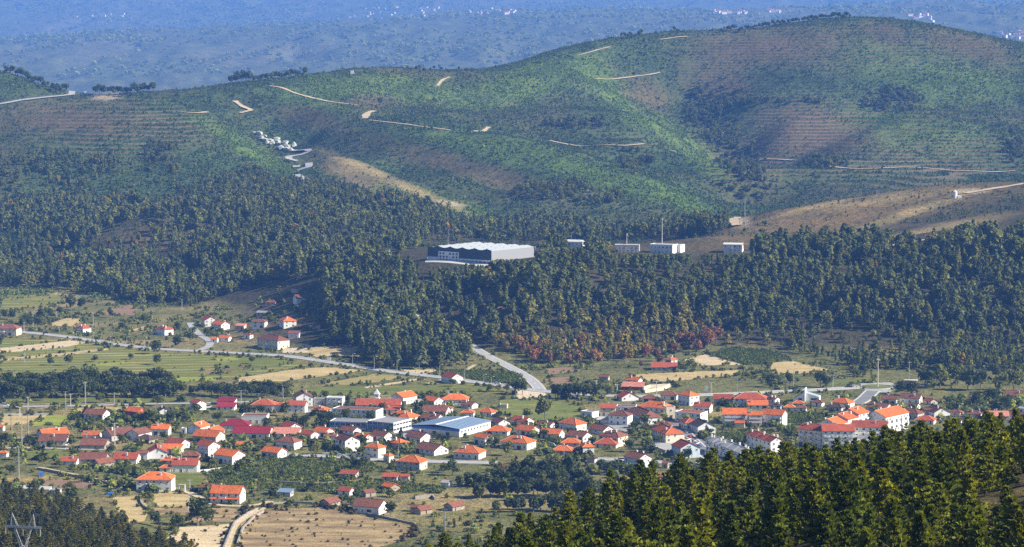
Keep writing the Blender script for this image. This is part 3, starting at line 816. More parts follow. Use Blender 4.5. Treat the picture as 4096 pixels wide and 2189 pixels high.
for i, line in enumerate(l for l in TOWN.strip().split('\n') if l.strip()):
    reg, (x0, x1, x2, yb, eh), side, rt, rc, wc, label = parse(line)
    if rc not in ROOF: rc = 'V'
    X0, Y = full(reg, x0, yb); X1, _ = full(reg, x1, yb); X2, _ = full(reg, x2, yb)
    Cn = at(X1, Y); s = ppm(Cn.y)
    long_, short = (X1 - X0, X2 - X1) if side == 'R' else (X2 - X1, X1 - X0)
    r = 1.35
    a = math.atan2(r * short, long_)
    a = min(max(a, math.radians(2)), math.radians(80))
    w = max(3.0, long_ / (s * math.cos(a))); d = w / r
    if d > 11.5:
        d = 11.5; a = math.asin(min(.95, short / (s * d)))
        w = max(3.0, long_ / (s * math.cos(a)))
    d = max(d, 3.4)
    h = max(2.2, eh / REG[reg][2] / s)
    ux, uy = math.cos(a), math.sin(a)
    if side == 'R':
        ang = -a; c = Vector((Cn.x - ux * w / 2 + uy * d / 2, Cn.y + uy * w / 2 + ux * d / 2, 0))
    else:
        ang = a; c = Vector((Cn.x + ux * w / 2 - uy * d / 2, Cn.y + uy * w / 2 + ux * d / 2, 0))
    c.z = min(gz(c.x, c.y), Cn.z + 1.0)
    kind = 'shed' if any(k in label for k in ('shed', 'shelter', 'hut', 'barn', 'byre', 'outbuilding', 'annex', 'wing', 'depot')) else ('building' if any(k in label for k in ('block', 'building', 'hall', 'terrace', 'row')) else 'house')
    small = w < 5.5
    HOUSES[label] = make_house(c, ang, w, d, h, rt, rc, wc, label, kind, {'house': 'house', 'shed': 'outbuilding', 'building': 'building'}[kind], seed=i, chim=0 if kind == 'shed' or small else None, wins=not (small and h < 2.6))
# ------------------------------------------------------------------ fields, roads and paths (sheets draped on the ground)
def drape(name, poly2d, mat, lift, cell=14.0, kind='structure', label=None):
    """a sheet of ground cover following the terrain inside a world outline"""
    pts = [Vector((p[0], p[1], 0)) for p in poly2d]
    bm = bmesh.new()
    vs = [bm.verts.new(p) for p in pts]
    for tri in tessellate_polygon([pts]):
        try: bm.faces.new([vs[k] for k in tri])
        except ValueError: pass
    for _ in range(4):
        es = [e for e in bm.edges if e.calc_length() > cell]
        if not es: break
        bmesh.ops.subdivide_edges(bm, edges=es, cuts=1, use_grid_fill=False)
        bmesh.ops.triangulate(bm, faces=bm.faces[:])
    bm.verts.ensure_lookup_table()
    zz = ground([v.co.x for v in bm.verts], [v.co.y for v in bm.verts])
    for v, z in zip(bm.verts, zz): v.co.z = z + lift
    bmesh.ops.recalc_face_normals(bm, faces=bm.faces[:])
    for f in bm.faces:
        if f.normal.z < 0: f.normal_flip()
    me = bpy.data.meshes.new(name); bm.to_mesh(me); bm.free(); me.materials.append(mat)
    return tag(new_obj(name, me), kind=kind)

FIELD_POLYS = []
def field(name, px, mat, lift=.10, d0=900):
    w = [at(x, y, d0) for x, y in px]
    FIELD_POLYS.append([(p.x, p.y) for p in w])
    return drape(name, [(p.x, p.y) for p in w], mat, lift)

def resample(pts, step):
    out = [pts[0]]
    for a, b in zip(pts[:-1], pts[1:]):
        L = (b - a).length; k = max(1, int(L / step))
        out += [a.lerp(b, (i + 1) / k) for i in range(k)]
    return out
def smooth_line(pts, it=2):
    for _ in range(it):
        q = [pts[0]]
        for a, b in zip(pts[:-1], pts[1:]): q += [a.lerp(b, .25), a.lerp(b, .75)]
        pts = q + [pts[-1]]
    return pts
ROAD_LINES = []
def ribbon(name, px, width, mat, lift=.2, d0=900, step=8.0, kerb=None, across=4, marks=None, keep=True, jag=0.0):
    pts = [at(x, y, d0) if not isinstance(x, Vector) else x for x, y in px]
    pts = [Vector((p.x, p.y, 0)) for p in pts]
    pts = resample(smooth_line(pts), step)
    if keep: ROAD_LINES.append(([(p.x, p.y) for p in pts], width / 2))
    V = []; F = []
    L = []
    for i, p in enumerate(pts):
        t = (pts[min(i + 1, len(pts) - 1)] - pts[max(i - 1, 0)]); t.normalize(); L.append(Vector((-t.y, t.x, 0)))
    j = [1 + random.uniform(-jag, jag) for _ in pts]
    for i, p in enumerate(pts):
        for k in range(across + 1):
            q = p + L[i] * (width * j[i] * (.5 - k / across)); V.append((q.x, q.y, 0))
    V = np.array(V); V[:, 2] = ground(V[:, 0], V[:, 1])
    if lift >= .3:      # on hillsides the bed is levelled across
        z = V[:, 2].reshape(len(pts), across + 1); V[:, 2] = (z * .4 + z.max(1, keepdims=True) * .6).ravel()
    V[:, 2] += lift
    n = across + 1
    for i in range(len(pts) - 1):
        for k in range(across): F.append((i * n + k + 1, (i + 1) * n + k + 1, (i + 1) * n + k, i * n + k))
    o = tag(new_obj(name, mesh_np(name, V, F, [mat])), kind='structure')
    if kerb:
        for s in (1, -1):
            b = MB()
            for i in range(len(pts) - 1):
                a0 = pts[i] + L[i] * s * (width / 2); a1 = pts[i] + L[i] * s * (width / 2 + kerb[0]); b0 = pts[i + 1] + L[i + 1] * s * (width / 2); b1 = pts[i + 1] + L[i + 1] * s * (width / 2 + kerb[0])
                zz = ground([a0.x, a1.x, b0.x, b1.x], [a0.y, a1.y, b0.y, b1.y]) + kerb[1] + .2
                poly = [(a0.x, a0.y, zz[0]), (b0.x, b0.y, zz[2]), (b1.x, b1.y, zz[3]), (a1.x, a1.y, zz[1])]
                b.slab(poly if s < 0 else poly[::-1], kerb[1] + .5)
            b.build('kerb', kerb[2], o)
    if marks:
        b = MB()
        for off, dash in marks:
            for i in range(len(pts) - 1):
                if dash and i % 2: continue
                q = [pts[i] + L[i] * (off + .12), pts[i] + L[i] * (off - .12), pts[i + 1] + L[i + 1] * (off - .12), pts[i + 1] + L[i + 1] * (off + .12)]
                zz = ground([p.x for p in q], [p.y for p in q]) + lift + .02
                b.face([(p.x, p.y, z) for p, z in zip(q, zz)])
        b.build('road_marking', M_PAINT, o)
    return o

def soil(name, a, b_, c, scale=.12, rows=None, rowcol=None, rowdir=0.0, rowscale=.35, streak=True):
    """field surface: mottled cover with optional furrows or planted rows"""
    m, nt, b = mat_base(name, .95, .1); geo = N(nt, 'ShaderNodeNewGeometry'); mp = N(nt, 'ShaderNodeMapping')
    mp.inputs['Rotation'].default_value = (0, 0, rowdir); nt.links.new(geo.outputs['Position'], mp.inputs['Vector'])
    st = N(nt, 'ShaderNodeMapping'); st.inputs['Scale'].default_value = (.35, 1.3, 1) if streak else (1, 1, 1); nt.links.new(mp.outputs[0], st.inputs['Vector'])
    n1 = noise(nt, scale, 5, .68, st.outputs[0]); n2 = noise(nt, 1.3, 3, .65, geo.outputs['Position'])
    col = ramp(nt, n1.outputs[0], [(.30, a), (.50, b_), (.70, c)]).outputs[0]
    col = mixc(nt, 1.0, col, ramp(nt, n2.outputs[0], [(.32, (.62, .64, .60)), (.68, (1.3, 1.28, 1.2))]).outputs[0], 'MULTIPLY')
    h = n2.outputs[0]
    if rows:
        wv = N(nt, 'ShaderNodeTexWave', wave_type='BANDS', bands_direction='Y'); wv.inputs['Scale'].default_value = rowscale; wv.inputs['Distortion'].default_value = 1.2; wv.inputs['Detail'].default_value = 2
        nt.links.new(mp.outputs[0], wv.inputs['Vector'])
        col = mixc(nt, ramp(nt, wv.outputs[0], [(.45, (0, 0, 0)), (.6, (rows,) * 3)]).outputs[0], col, rowcol); h = math_n(nt, 'ADD', n2.outputs[0], wv.outputs[0])
    nt.links.new(col, b.inputs['Base Color']); bump(nt, b, h, .8, .35)
    return m
M_PAINT = plain('road paint', (.75, .75, .72), .7)
F_STRAW = soil('dry straw', (.30, .215, .10), (.46, .35, .175), (.56, .45, .25))
F_PALE = soil('pale stubble', (.42, .32, .20), (.54, .43, .28), (.62, .51, .35))
F_PLOW = soil('ploughed earth', (.23, .145, .09), (.32, .21, .14), (.40, .28, .19), rows=.5, rowcol=(.22, .14, .09))
F_GREEN = soil('green meadow', (.085, .10, .025), (.14, .16, .035), (.22, .21, .06))
F_LIME = soil('bright green crop', (.17, .21, .035), (.26, .29, .045), (.33, .33, .08))
F_MAIZE = soil('maize crop', (.075, .10, .025), (.12, .15, .03), (.17, .19, .05), rows=.5, rowcol=(.055, .08, .02), rowdir=.3)
F_VINE = soil('vineyard rows', (.22, .19, .085), (.27, .23, .10), (.20, .21, .06), rows=.85, rowcol=(.075, .105, .022), rowdir=.12, rowscale=.28)
F_STRIP = soil('strip meadow', (.13, .15, .035), (.22, .21, .055), (.42, .33, .16), scale=.06, rows=.75, rowcol=(.11, .14, .03), rowdir=-.12, rowscale=.022)
F_SCRUB = soil('dry scrubland', (.13, .10, .05), (.30, .215, .12), (.48, .36, .185), scale=.11)
F_DUST = soil('bare dust', (.50, .40, .28), (.60, .49, .36), (.66, .56, .43))
F_LAWN = soil('mown lawn', (.10, .13, .03), (.16, .18, .045), (.26, .24, .09))
F_SAND = soil('sandy track', (.42, .32, .21), (.52, .41, .28), (.60, .49, .35))
M_ASPH = plain('asphalt', (.20, .20, .205), .9, .2, .18, .25)
M_ROADW = plain('pale worn road', (.36, .355, .345), .9, .2, .14, .2)
M_PAVE = plain('pavement', (.30, .29, .275), .9, .2, .12, .4)
KERB = (1.1, .13, M_CONC)

field('terrace_field', [(0,1182),(258,1178),(250,1212),(0,1246)], F_STRIP, .06)
field('ploughed_field', [(405,1246),(522,1220),(545,1228),(538,1262),(412,1262)], F_PLOW)
field('stubble_field', [(172,1302),(270,1272),(332,1276),(300,1306)], F_STRAW)
field('stubble_field', [(503,1326),(590,1302),(598,1315),(510,1330)], F_STRAW)
field('meadow', [(0,1352),(250,1362),(360,1376),(562,1402),(800,1418),(1024,1430),(1110,1436),(1260,1462),(1130,1480),(960,1512),(700,1530),(400,1520),(0,1520)], F_STRIP, .05)
field('stubble_field', [(-60,1400),(280,1362),(356,1371),(250,1391),(0,1414),(-60,1418)], F_PALE)
field('stubble_field', [(0,1436),(250,1412),(442,1391),(446,1399),(250,1424),(0,1446)], F_STRAW)
field('crop_field', [(330,1462),(500,1446),(506,1455),(345,1467)], F_LIME)
field('crop_field', [(690,1520),(700,1512),(872,1506),(860,1523),(700,1530)], F_LIME)
field('green_field', [(1000,1424),(1100,1430),(1190,1450),(1010,1486),(880,1500),(860,1470)], F_GREEN)
field('crop_field', [(860,1432),(960,1428),(950,1440),(870,1446)], F_LIME)
field('ploughed_field', [(800,1485),(985,1465),(1000,1478),(850,1500)], F_PLOW)
field('stubble_field', [(940,1514),(1180,1478),(1300,1468),(1462,1483),(1340,1500),(1130,1526),(960,1529)], F_STRAW)
field('green_field', [(1285,1536),(1500,1496),(1642,1508),(1500,1531),(1380,1541)], soil('stubble meadow', (.22, .19, .07), (.33, .27, .11), (.20, .20, .05)))
field('stubble_field', [(1455,1549),(1680,1513),(1706,1518),(1470,1554)], F_PALE)
field('maize_field', [(1780,1485),(1900,1482),(2048,1490),(2092,1505),(2070,1532),(1960,1535),(1800,1496)], F_MAIZE)
field('stubble_field', [(1200,1400),(1270,1385),(1452,1399),(1390,1421),(1270,1431)], F_STRAW)
field('stubble_field', [(1600,1480),(1760,1478),(1700,1498),(1640,1496)], F_PALE)
field('meadow', [(1120,1560),(1330,1545),(1700,1540),(1960,1545),(2010,1565),(1500,1580),(1150,1585)], F_GREEN, .05)
field('ploughed_field', [(2180,1475),(2290,1470),(2332,1485),(2200,1501)], F_PLOW)
field('ploughed_field', [(2192,1512),(2270,1508),(2300,1540),(2210,1542)], F_PLOW)
field('stubble_field', [(2733,1440),(2820,1418),(2972,1460),(2790,1463)], F_PALE)
field('maize_field', [(2825,1415),(2930,1390),(3072,1400),(3166,1435),(3072,1456),(2990,1461)], F_MAIZE)
field('stubble_field', [(3072,1453),(3170,1445),(3322,1480),(3200,1496),(3090,1490)], F_STRAW)
field('stubble_field', [(2528,1500),(2700,1490),(2962,1480),(2952,1500),(2700,1526),(2580,1529)], F_STRAW)
field('meadow', [(3300,1520),(3490,1512),(3480,1530),(3310,1545)], F_GREEN)
field('stubble_field', [(10,1666),(190,1661),(150,1690),(0,1706)], F_STRAW)
field('green_field', [(120,1690),(195,1662),(292,1660),(250,1700),(130,1706)], F_LIME)
field('stubble_field', [(300,1634),(560,1624),(560,1640),(320,1650)], F_STRAW)
field('green_field', [(0,1595),(420,1588),(720,1592),(720,1608),(0,1612)], F_GREEN)
field('green_field', [(85,1806),(250,1800),(292,1815),(200,1841),(95,1832)], F_GREEN)
field('ploughed_field', [(160,1922),(300,1918),(402,1938),(330,1954),(180,1952)], F_PLOW)
field('stubble_field', [(447,1990),(545,1984),(600,2030),(577,2086),(500,2098),(470,2040)], F_STRAW)
field('stubble_field', [(580,1978),(700,1968),(762,1985),(755,2028),(640,2030)], F_STRAW)
field('ploughed_field', [(640,2170),(720,2110),(930,2095),(890,2200),(660,2240)], F_PALE)
field('dry_scrub_field', [(935,2230),(965,2090),(1040,2038),(1290,2032),(1480,2072),(1662,2112),(1640,2155),(1480,2200),(1300,2260)], F_SCRUB)
field('dry_scrub_field', [(745,2040),(850,2030),(1000,2040),(930,2088),(760,2090)], F_SCRUB)
field('dust_yard', [(560,2030),(660,2034),(760,2030),(740,2060),(600,2060)], F_SCRUB)
field('vineyard', [(1030,1832),(1130,1834),(1450,1852),(1545,1878),(1400,1905),(1030,1878)], F_VINE)
field('vineyard', [(1030,1920),(1280,1928),(1560,1928),(1790,1952),(1760,1975),(1430,1972),(1030,1960)], F_VINE)
field('vineyard', [(985,1880),(1400,1905),(1380,1925),(980,1915)], F_GREEN)
field('vineyard', [(800,1868),(1020,1862),(1020,1960),(860,1970)], F_VINE)
field('green_field', [(560,1890),(800,1880),(830,1960),(620,1940)], F_GREEN)
field('vineyard', [(2830,1738),(3000,1722),(3080,1745),(2960,1785),(2840,1770)], F_VINE)
field('garden', [(3140,1650),(3300,1655),(3310,1700),(3160,1705)], F_VINE)
field('park_lawn', [(2000,1600),(2190,1590),(2340,1630),(2300,1680),(2080,1690),(1990,1640)], F_LAWN)
field('park_lawn', [(2155,1788),(2215,1786),(2220,1802),(2165,1806)], F_LAWN)
field('dust_yard', [(2060,1555),(2170,1558),(2200,1600),(2060,1600)], F_DUST)
field('dust_yard', [(1130,1395),(1240,1388),(1230,1412),(1130,1412)], F_DUST)
field('town_paving', [(1560,1705),(1640,1698),(1760,1752),(1690,1768),(1600,1752)], M_PAVE, .07)
field('town_paving', [(2340,1700),(2500,1690),(2560,1720),(2480,1740)], M_PAVE, .07)
field('town_paving', [(1200,1638),(1380,1628),(1400,1650),(1240,1660)], M_PAVE, .07)
field('parking_yard', [(2590,1765),(2720,1752),(2800,1790),(2700,1812),(2600,1800)], M_ROADW, .12)
field('parking_yard', [(2740,1748),(2800,1752),(2850,1800),(2790,1800)], M_ASPH, .14)
field('roundabout_apron', [(3440,1535),(3560,1530),(3600,1545),(3560,1570),(3470,1572)], M_ROADW, .13)
field('warehouse_yard', [(1700,1050),(1960,1072),(1985,1066),(1960,1050),(1710,1030)], M_CONC, .15)

ribbon('main_road', [(-200,1305),(40,1325),(112,1331),(272,1348),(440,1374),(600,1396),(783,1405),(1024,1417),(1160,1426),(1320,1450),(1475,1474),(1591,1492),(1763,1510),(1863,1525),(1983,1540),(2130,1562),(2300,1578),(2500,1588),(2820,1581),(3070,1570),(3350,1556),(3450,1549)], 7.5, M_ROADW, .2, kerb=KERB, marks=[(0, True), (3.4, False), (-3.4, False)])
ribbon('hill_road', [(1640,1255),(1665,1268),(1690,1284),(1740,1318),(1800,1350),(1860,1375),(1915,1405),(1985,1442),(2060,1480),(2115,1512),(2150,1545),(2160,1562)], 6.5, M_ROADW, .35, kerb=KERB, marks=[(0, True)])
ribbon('hamlet_lane', [(783,1405),(812,1398),(842,1382),(838,1362),(805,1345),(775,1318),(760,1292)], 6.0, M_ROADW, .24)
ribbon('upper_street', [(-100,1630),(150,1626),(270,1626),(500,1619),(700,1615),(930,1611),(1030,1606)], 5.5, M_ROADW, .2)
ribbon('farm_lane', [(-50,1796),(100,1791),(300,1797),(420,1800)], 4.0, M_ROADW, .2)
ribbon('garden_path', [(150,1870),(240,1888),(320,1904),(440,1931)], 3.5, F_SAND, .2)
ribbon('lower_street', [(1130,1818),(1350,1828),(1500,1841),(1700,1847),(1990,1853)], 6.5, M_ROADW, .2, kerb=KERB)
ribbon('lower_street', [(2290,1838),(2480,1838),(2650,1852),(2780,1853),(2860,1838)], 6.5, M_ROADW, .2, kerb=KERB)
ribbon('town_street', [(2700,1690),(2740,1740),(2790,1790),(2850,1838)], 8.0, M_ASPH, .22, kerb=KERB)
ribbon('approach_lane', [(3420,1618),(3455,1600),(3475,1580),(3490,1565)], 8.0, M_ASPH, .22, kerb=KERB)
ribbon('dirt_lane', [(735,1962),(790,1985),(845,2020),(940,2026),(1024,2024),(1085,2006)], 4.0, F_SAND, .2)
ribbon('dirt_lane', [(905,2215),(925,2150),(945,2100),(1000,2062),(1040,2046),(1060,2030)], 2.2, F_SAND, .2)
ribbon('dirt_lane', [(1700,1538),(1790,1515),(1850,1490),(1900,1460)], 3.0, F_SAND, .2)
ribbon('ridge_road', [(-100,440),(0,417),(90,401),(230,389),(320,377),(340,366)], 9.0, M_ROADW, .5, step=20)
ribbon('zigzag_road', [(1150,600),(1240,602),(1225,612),(1160,625),(1150,636),(1190,646)], 9.0, M_ROADW, .5, step=20)
ribbon('zigzag_road', [(1185,672),(1200,660),(1245,665),(1215,676),(1190,684)], 9.0, M_ROADW, .5, step=15)
ribbon('zigzag_road', [(1185,700),(1205,712),(1240,730)], 10.0, M_ROADW, .5, step=15)
ribbon('woodland_road', [(1250,1088),(1320,1078),(1400,1068),(1480,1050)], 9.0, F_DUST, .5)
for px, wd in [([(1460,475),(1465,455),(1500,446)], 9), ([(1480,482),(1600,500),(1800,522)], 4), ([(1900,528),(1940,520),(1955,510)], 6), ([(2200,563),(2400,584),(2560,597),(2700,608)], 4),
               ([(2850,634),(3000,640),(3180,642)], 4), ([(3275,640),(3248,648),(3262,664),(3340,672),(3500,678),(3800,682),(4060,684)], 5), ([(2310,224),(2380,205),(2440,190)], 4), ([(2640,160),(2700,152),(2750,148)], 5),
               ([(2380,318),(2500,308),(2640,293)], 4), ([(940,405),(970,430),(1010,442),(980,450),(960,455)], 7), ([(720,448),(780,455),(830,450)], 8), ([(1070,345),(1120,350),(1180,375),(1260,395),(1340,412),(1430,422)], 5), ([(1750,345),(1770,320),(1800,310)], 5),
               ([(2950,870),(2930,890),(2950,905)], 9), ([(3860,775),(3950,760),(4100,735)], 8)]:
    ribbon('dirt_track', px, wd, F_SAND, .5, d0=2150, step=14, jag=.25)
ribbon('plateau_track', [(3560,985),(3700,960),(3850,945),(3950,925)], 5, F_DUST, .5, d0=1900, step=10)
ribbon('plateau_track', [(3000,1013),(3150,1012),(3300,1000)], 5, F_DUST, .5, d0=1900, step=10)
# ------------------------------------------------------------------ large and particular buildings
def set_out(reg, x1, yb, side, a, w, d):
    """centre and turn of a block whose near corner the photograph shows at (x1, yb)"""
    C_ = at(*full(reg, x1, yb)) if reg else at(x1, yb, 1500)
    a = math.radians(a); ux, uy = math.cos(a), math.sin(a)
    if side == 'R': return Vector((C_.x - ux * w / 2 + uy * d / 2, C_.y + uy * w / 2 + ux * d / 2, C_.z)), -a
    return Vector((C_.x + ux * w / 2 - uy * d / 2, C_.y + uy * w / 2 + ux * d / 2, C_.z)), a
M_BLUE = plain('blue painted metal', (.055, .16, .50), .5, .4, .12)
M_WHITE = plain('white cladding', (.80, .80, .79), .6, .3, .06)
M_SKYL = plain('rooflight sheet', (.45, .50, .52), .3, .5, .1)
M_DGLASS = plain('dark sloping glass', (.035, .045, .06), .15, .6, .2)
M_GGLASS = plain('pale green glass', (.42, .55, .55), .2, .5, .1)
M_STEEL = plain('galvanised steel', (.46, .47, .48), .5, .5, .12, metallic=.3)
M_POLE = plain('pole concrete', (.62, .60, .56), .9)
M_RED = plain('red paint', (.50, .035, .03), .6)
M_STONE = stone_mat('dry stone', (.40, .36, .30), 1.3)

# blue-roofed sports hall
c, a = set_out('B', 1780, 415, 'R', 30, 32, 36)
w, d, h = 32.0, 36.0, 4.7
hall = tag(new_obj('sports_hall', None, None, c, a), 'large low sports hall with blue metal roof and white walls', 'hall')
b = MB(); b.box(-w/2, w/2, -d/2, d/2, -1, h); b.build('wall', WALL['W'], hall)
b = MB(); e = .5
for s in (1, -1):
    q = [(0, -d/2 - e, h + 1.7), (0, d/2 + e, h + 1.7), (s * (w/2 + e), d/2 + e, h + .25), (s * (w/2 + e), -d/2 - e, h + .25)]
    b.slab(q if s < 0 else q[::-1], .2)
roof = b.build('roof', ROOF['U'], hall)
b = MB(); b.box(-.7, .7, -d/2 - e, d/2 + e, h + 1.56, h + 1.82); b.build('ridge_cap', M_WHITE, roof)
for k in range(9):
    for s in (1, -1):
        y = -d/2 + (k + 1) * d / 10; bb = MB(); bb.bar((s * .9, y, h + 1.70), (s * (w/2 + .4), y, h + .32), .07); bb.build('roof_seam', ROOF['U'], roof)
b = MB(); b.box(-w/2 - .5, w/2 + .5, -d/2 - .62, -d/2 - .02, h - 1.3, h + .1); b.build('fascia', M_BLUE, hall)
b = MB(); b.box(-w/2 - .5, -w/2 - .02, -d/2, d/2, h - 1.0, h + .1); b.build('fascia', M_BLUE, hall)
for k in range(9): new_obj('window', WINS[3], hall, (w/2, -d/2 + 3 + k * 3.6, 2.2), math.pi/2)
for k in range(3): new_obj('door', DOORS[1], hall, (-10 + k * 9, -d/2, 0))
BLOCKS.append((c.x, c.y, w/2, d/2, a))

def ribbon_block(label, name, reg, x1, yb, side, a, w, d, h, bands, wc='W', rc='G', band_mat=None, faces=('f', 'r')):
    c, an = set_out(reg, x1, yb, side, a, w, d)
    r = make_house(c, an, w, d, h, 'f', rc, wc, label, 'building', name, chim=0, wins=False)
    for z0, z1 in bands:
        for fc in faces:
            L = w if fc == 'f' else d; n = max(2, int(L / 3.2))
            for k in range(n):
                u = -L/2 + L * (k + .5) / n; hw = L / n * .42
                b = MB(); b.box(-hw, hw, -.05, .02, z0, z1, 1); b.box(-hw, hw, -.09, .02, z0 - .12, z0, 0); b.box(-.05, .05, -.08, .02, z0, z1, 0)
                b.build('window', [M_FRAME, M_GLASS], r, (u, -d/2, 0) if fc == 'f' else (w/2, u, 0), 0 if fc == 'f' else math.pi/2)
    if band_mat:
        for z0, z1 in bands:
            b = MB(); b.box(-w/2 + .2, w/2 - .2, -d/2 - .035, -d/2 + .01, z0 - 1.0, z0 - .14); b.box(-w/2 + .2, w/2 - .2, -d/2 - .035, -d/2 + .01, z1 + .02, min(z1 + .6, h - .1)); b.build('blue_panel', band_mat, r)
    return r
ribbon_block('two-storey blue-panelled school block with white end wall and grey flat roof', 'school_building', 'B', 1205, 380, 'R', 30, 18.5, 19.5, 5.8, [(1.3, 2.5), (4.2, 5.2)], band_mat=WALL['N'])
ribbon_block('lower blue-panelled school block with grey flat roof behind garden trees', 'school_building', 'B', 965, 352, 'R', 12, 22.5, 12, 4.4, [(2.2, 3.6)], band_mat=WALL['N'])

# apartment estate
def flats(label, c, ang, w, d, h, rc='O', wc='W', seed=0, floors=3, balc=(2.6,), every=1):
    r = make_house(c, ang, w, d, h, 'g', rc, wc, label, 'apartment block', 'apartment_block', seed=seed, chim=2, pitch=.42)
    for f in range(1, floors):
        n = max(1, int(w / 4.4))
        for k in range(n):
            if (k + f) % every == 0: new_obj('balcony', BALC[balc[0]], r, (-w/2 + w * (k + .5) / n, -d/2, f * h / floors + .1))
    return r
for lab, fl in (('white apartment block with orange roof and two rows of balconies', 3), ('pink apartment block with orange roof between two white ones', 3), ('white apartment block with orange roof and tall blank end wall', 3)):
    r = HOUSES[lab]; xs = [ch for ch in r.children if ch.name.startswith('wall')][0]; co = xs.data.vertices; w = max(v.co.x for v in co) * 2; d = max(v.co.y for v in co) * 2; h = sorted(v.co.z for v in co)[-3]
    h = max(v.co.z for v in co if abs(abs(v.co.y) - d/2) < .1)
    for f in range(1, fl): new_obj('balcony_slab', balcony_mesh(w * .86), r, (0, -d/2, f * h / fl))
c, a = set_out('D', 757, 525, 'R', 4, 18, 13); flats('front block of the orange-roofed estate with white balconies, its darker end', c, a, 18, 13, 10.6, 'R', seed=301)
c, a = set_out('D', 1042, 500, 'R', 4, 19, 13); flats('front block of the orange-roofed estate with white balconies, higher end', c, a, 19, 13, 11.2, 'R', seed=302)
c, a = set_out('D', 490, 515, 'R', 38, 17, 12); flats('shaded corner wing of the orange-roofed estate beside the road', c, a, 17, 12, 9.8, 'R', 'C', seed=303)
base = at(*full('D', 605, 445)); ux, uy = math.cos(math.radians(54)), math.sin(math.radians(54))
for k, lab in enumerate(('lowest step of the orange-roofed row at the back of the estate', 'middle step of the orange-roofed row at the back of the estate', 'highest step of the orange-roofed row at the back of the estate')):
    w, d = 13.0, 13.0; o = base + Vector((ux, uy, 0)) * (w * (k + .5) + .05 * k) + Vector((-uy, ux, 0)) * d / 2
    o.z = base.z + .5 * k; flats(lab, o, math.radians(54), w, d, 9.3 + .9 * k, 'O', seed=305 + k)
c, a = set_out('D', 1030, 385, 'L', 50, 26, 15); flats('long orange-roofed estate block with five rooftop chimneys and sunlit windows', c, a, 26, 15, 9.8, 'O', seed=309)

def step_row(labels, reg, x1, yb, a, w, d, h, rc, wc, group, seed):
    C_ = at(*full(reg, x1, yb)); a = math.radians(a); ux, uy = math.cos(a), math.sin(a)
    for k, lab in enumerate(labels):
        o = Vector((C_.x - ux * w * (k + .5) + uy * d / 2, C_.y + uy * w * (k + .5) + ux * d / 2, 0)); o.z = gz(o.x, o.y) + .25 * k
        make_house(o, -a, w - .04, d, h, 'g', rc, wc, lab, 'house', 'terraced_house', group, seed=seed + k, chim=2)
step_row(['near end of the orange terrace row with bright gable', 'second house of the orange terrace row above the gable end', 'far end of the orange terrace row above the vineyard'], 'C', 2265, 548, 64, 8.6, 8.4, 6.0, 'R', 'W', 'orange terrace row', 320)
step_row(['lowest house of the pale-roofed terrace beside the near pines', 'second lowest house of the pale-roofed terrace', 'third house up in the pale-roofed terrace', 'fourth house up in the pale-roofed terrace', 'topmost house of the pale-roofed terrace beside the parking yard'], 'C', 2000, 640, 68, 8.4, 8.5, 5.6, 'V', 'W', 'pale-roofed terrace row', 330)

# modern chapel
c, a = set_out('D', 330, 105, 'R', 14, 8.2, 9)
ch = tag(new_obj('chapel', None, None, c, a), 'modern white chapel with sharply slanted dark and pale glass roofs', 'chapel')
def slant(x0, x1, h0, h1, y0, y1, roofmat, nm):
    b = MB(); b.face([(x0, y0, -1), (x1, y0, -1), (x1, y0, h1), (x0, y0, h0)]); b.face([(x1, y1, -1), (x0, y1, -1), (x0, y1, h0), (x1, y1, h1)])
    b.face([(x1, y0, -1), (x1, y1, -1), (x1, y1, h1), (x1, y0, h1)]); b.face([(x0, y1, -1), (x0, y0, -1), (x0, y0, h0), (x0, y1, h0)]); b.face([(x0, y0, h0), (x1, y0, h1), (x1, y1, h1), (x0, y1, h0)])
    b.build('wall', M_WHITE, ch)
    k = (h1 - h0) / (x1 - x0); b = MB(); b.slab([(x0 + .4, y0 + .5, h0 + .4 * k + .15), (x1 - .4, y0 + .5, h1 - .4 * k + .15), (x1 - .4, y1 - .5, h1 - .4 * k + .15), (x0 + .4, y1 - .5, h0 + .4 * k + .15)], .12); b.build('glass_roof', roofmat, ch)
slant(-4.1, 3.6, 1.4, 6.6, -4.5, 4.5, M_DGLASS, 'a'); slant(3.62, 12.5, 5.6, 3.2, -2.5, 4.6, M_GGLASS, 'b')
b = MB(); b.box(3.0, 3.58, -4.7, 4.7, 0, 8.3); b.build('fin_wall', M_WHITE, ch)
b = MB(); b.box(-.5, 1.7, -4.56, -4.4, 0, 2.3); b.build('doorway', M_DGLASS, ch)
b = MB(); b.box(7, 11.5, -2.56, -2.4, 1.0, 2.2); b.build('window', M_DGLASS, ch)
BLOCKS.append((c.x + 4, c.y, 9, 5, a))

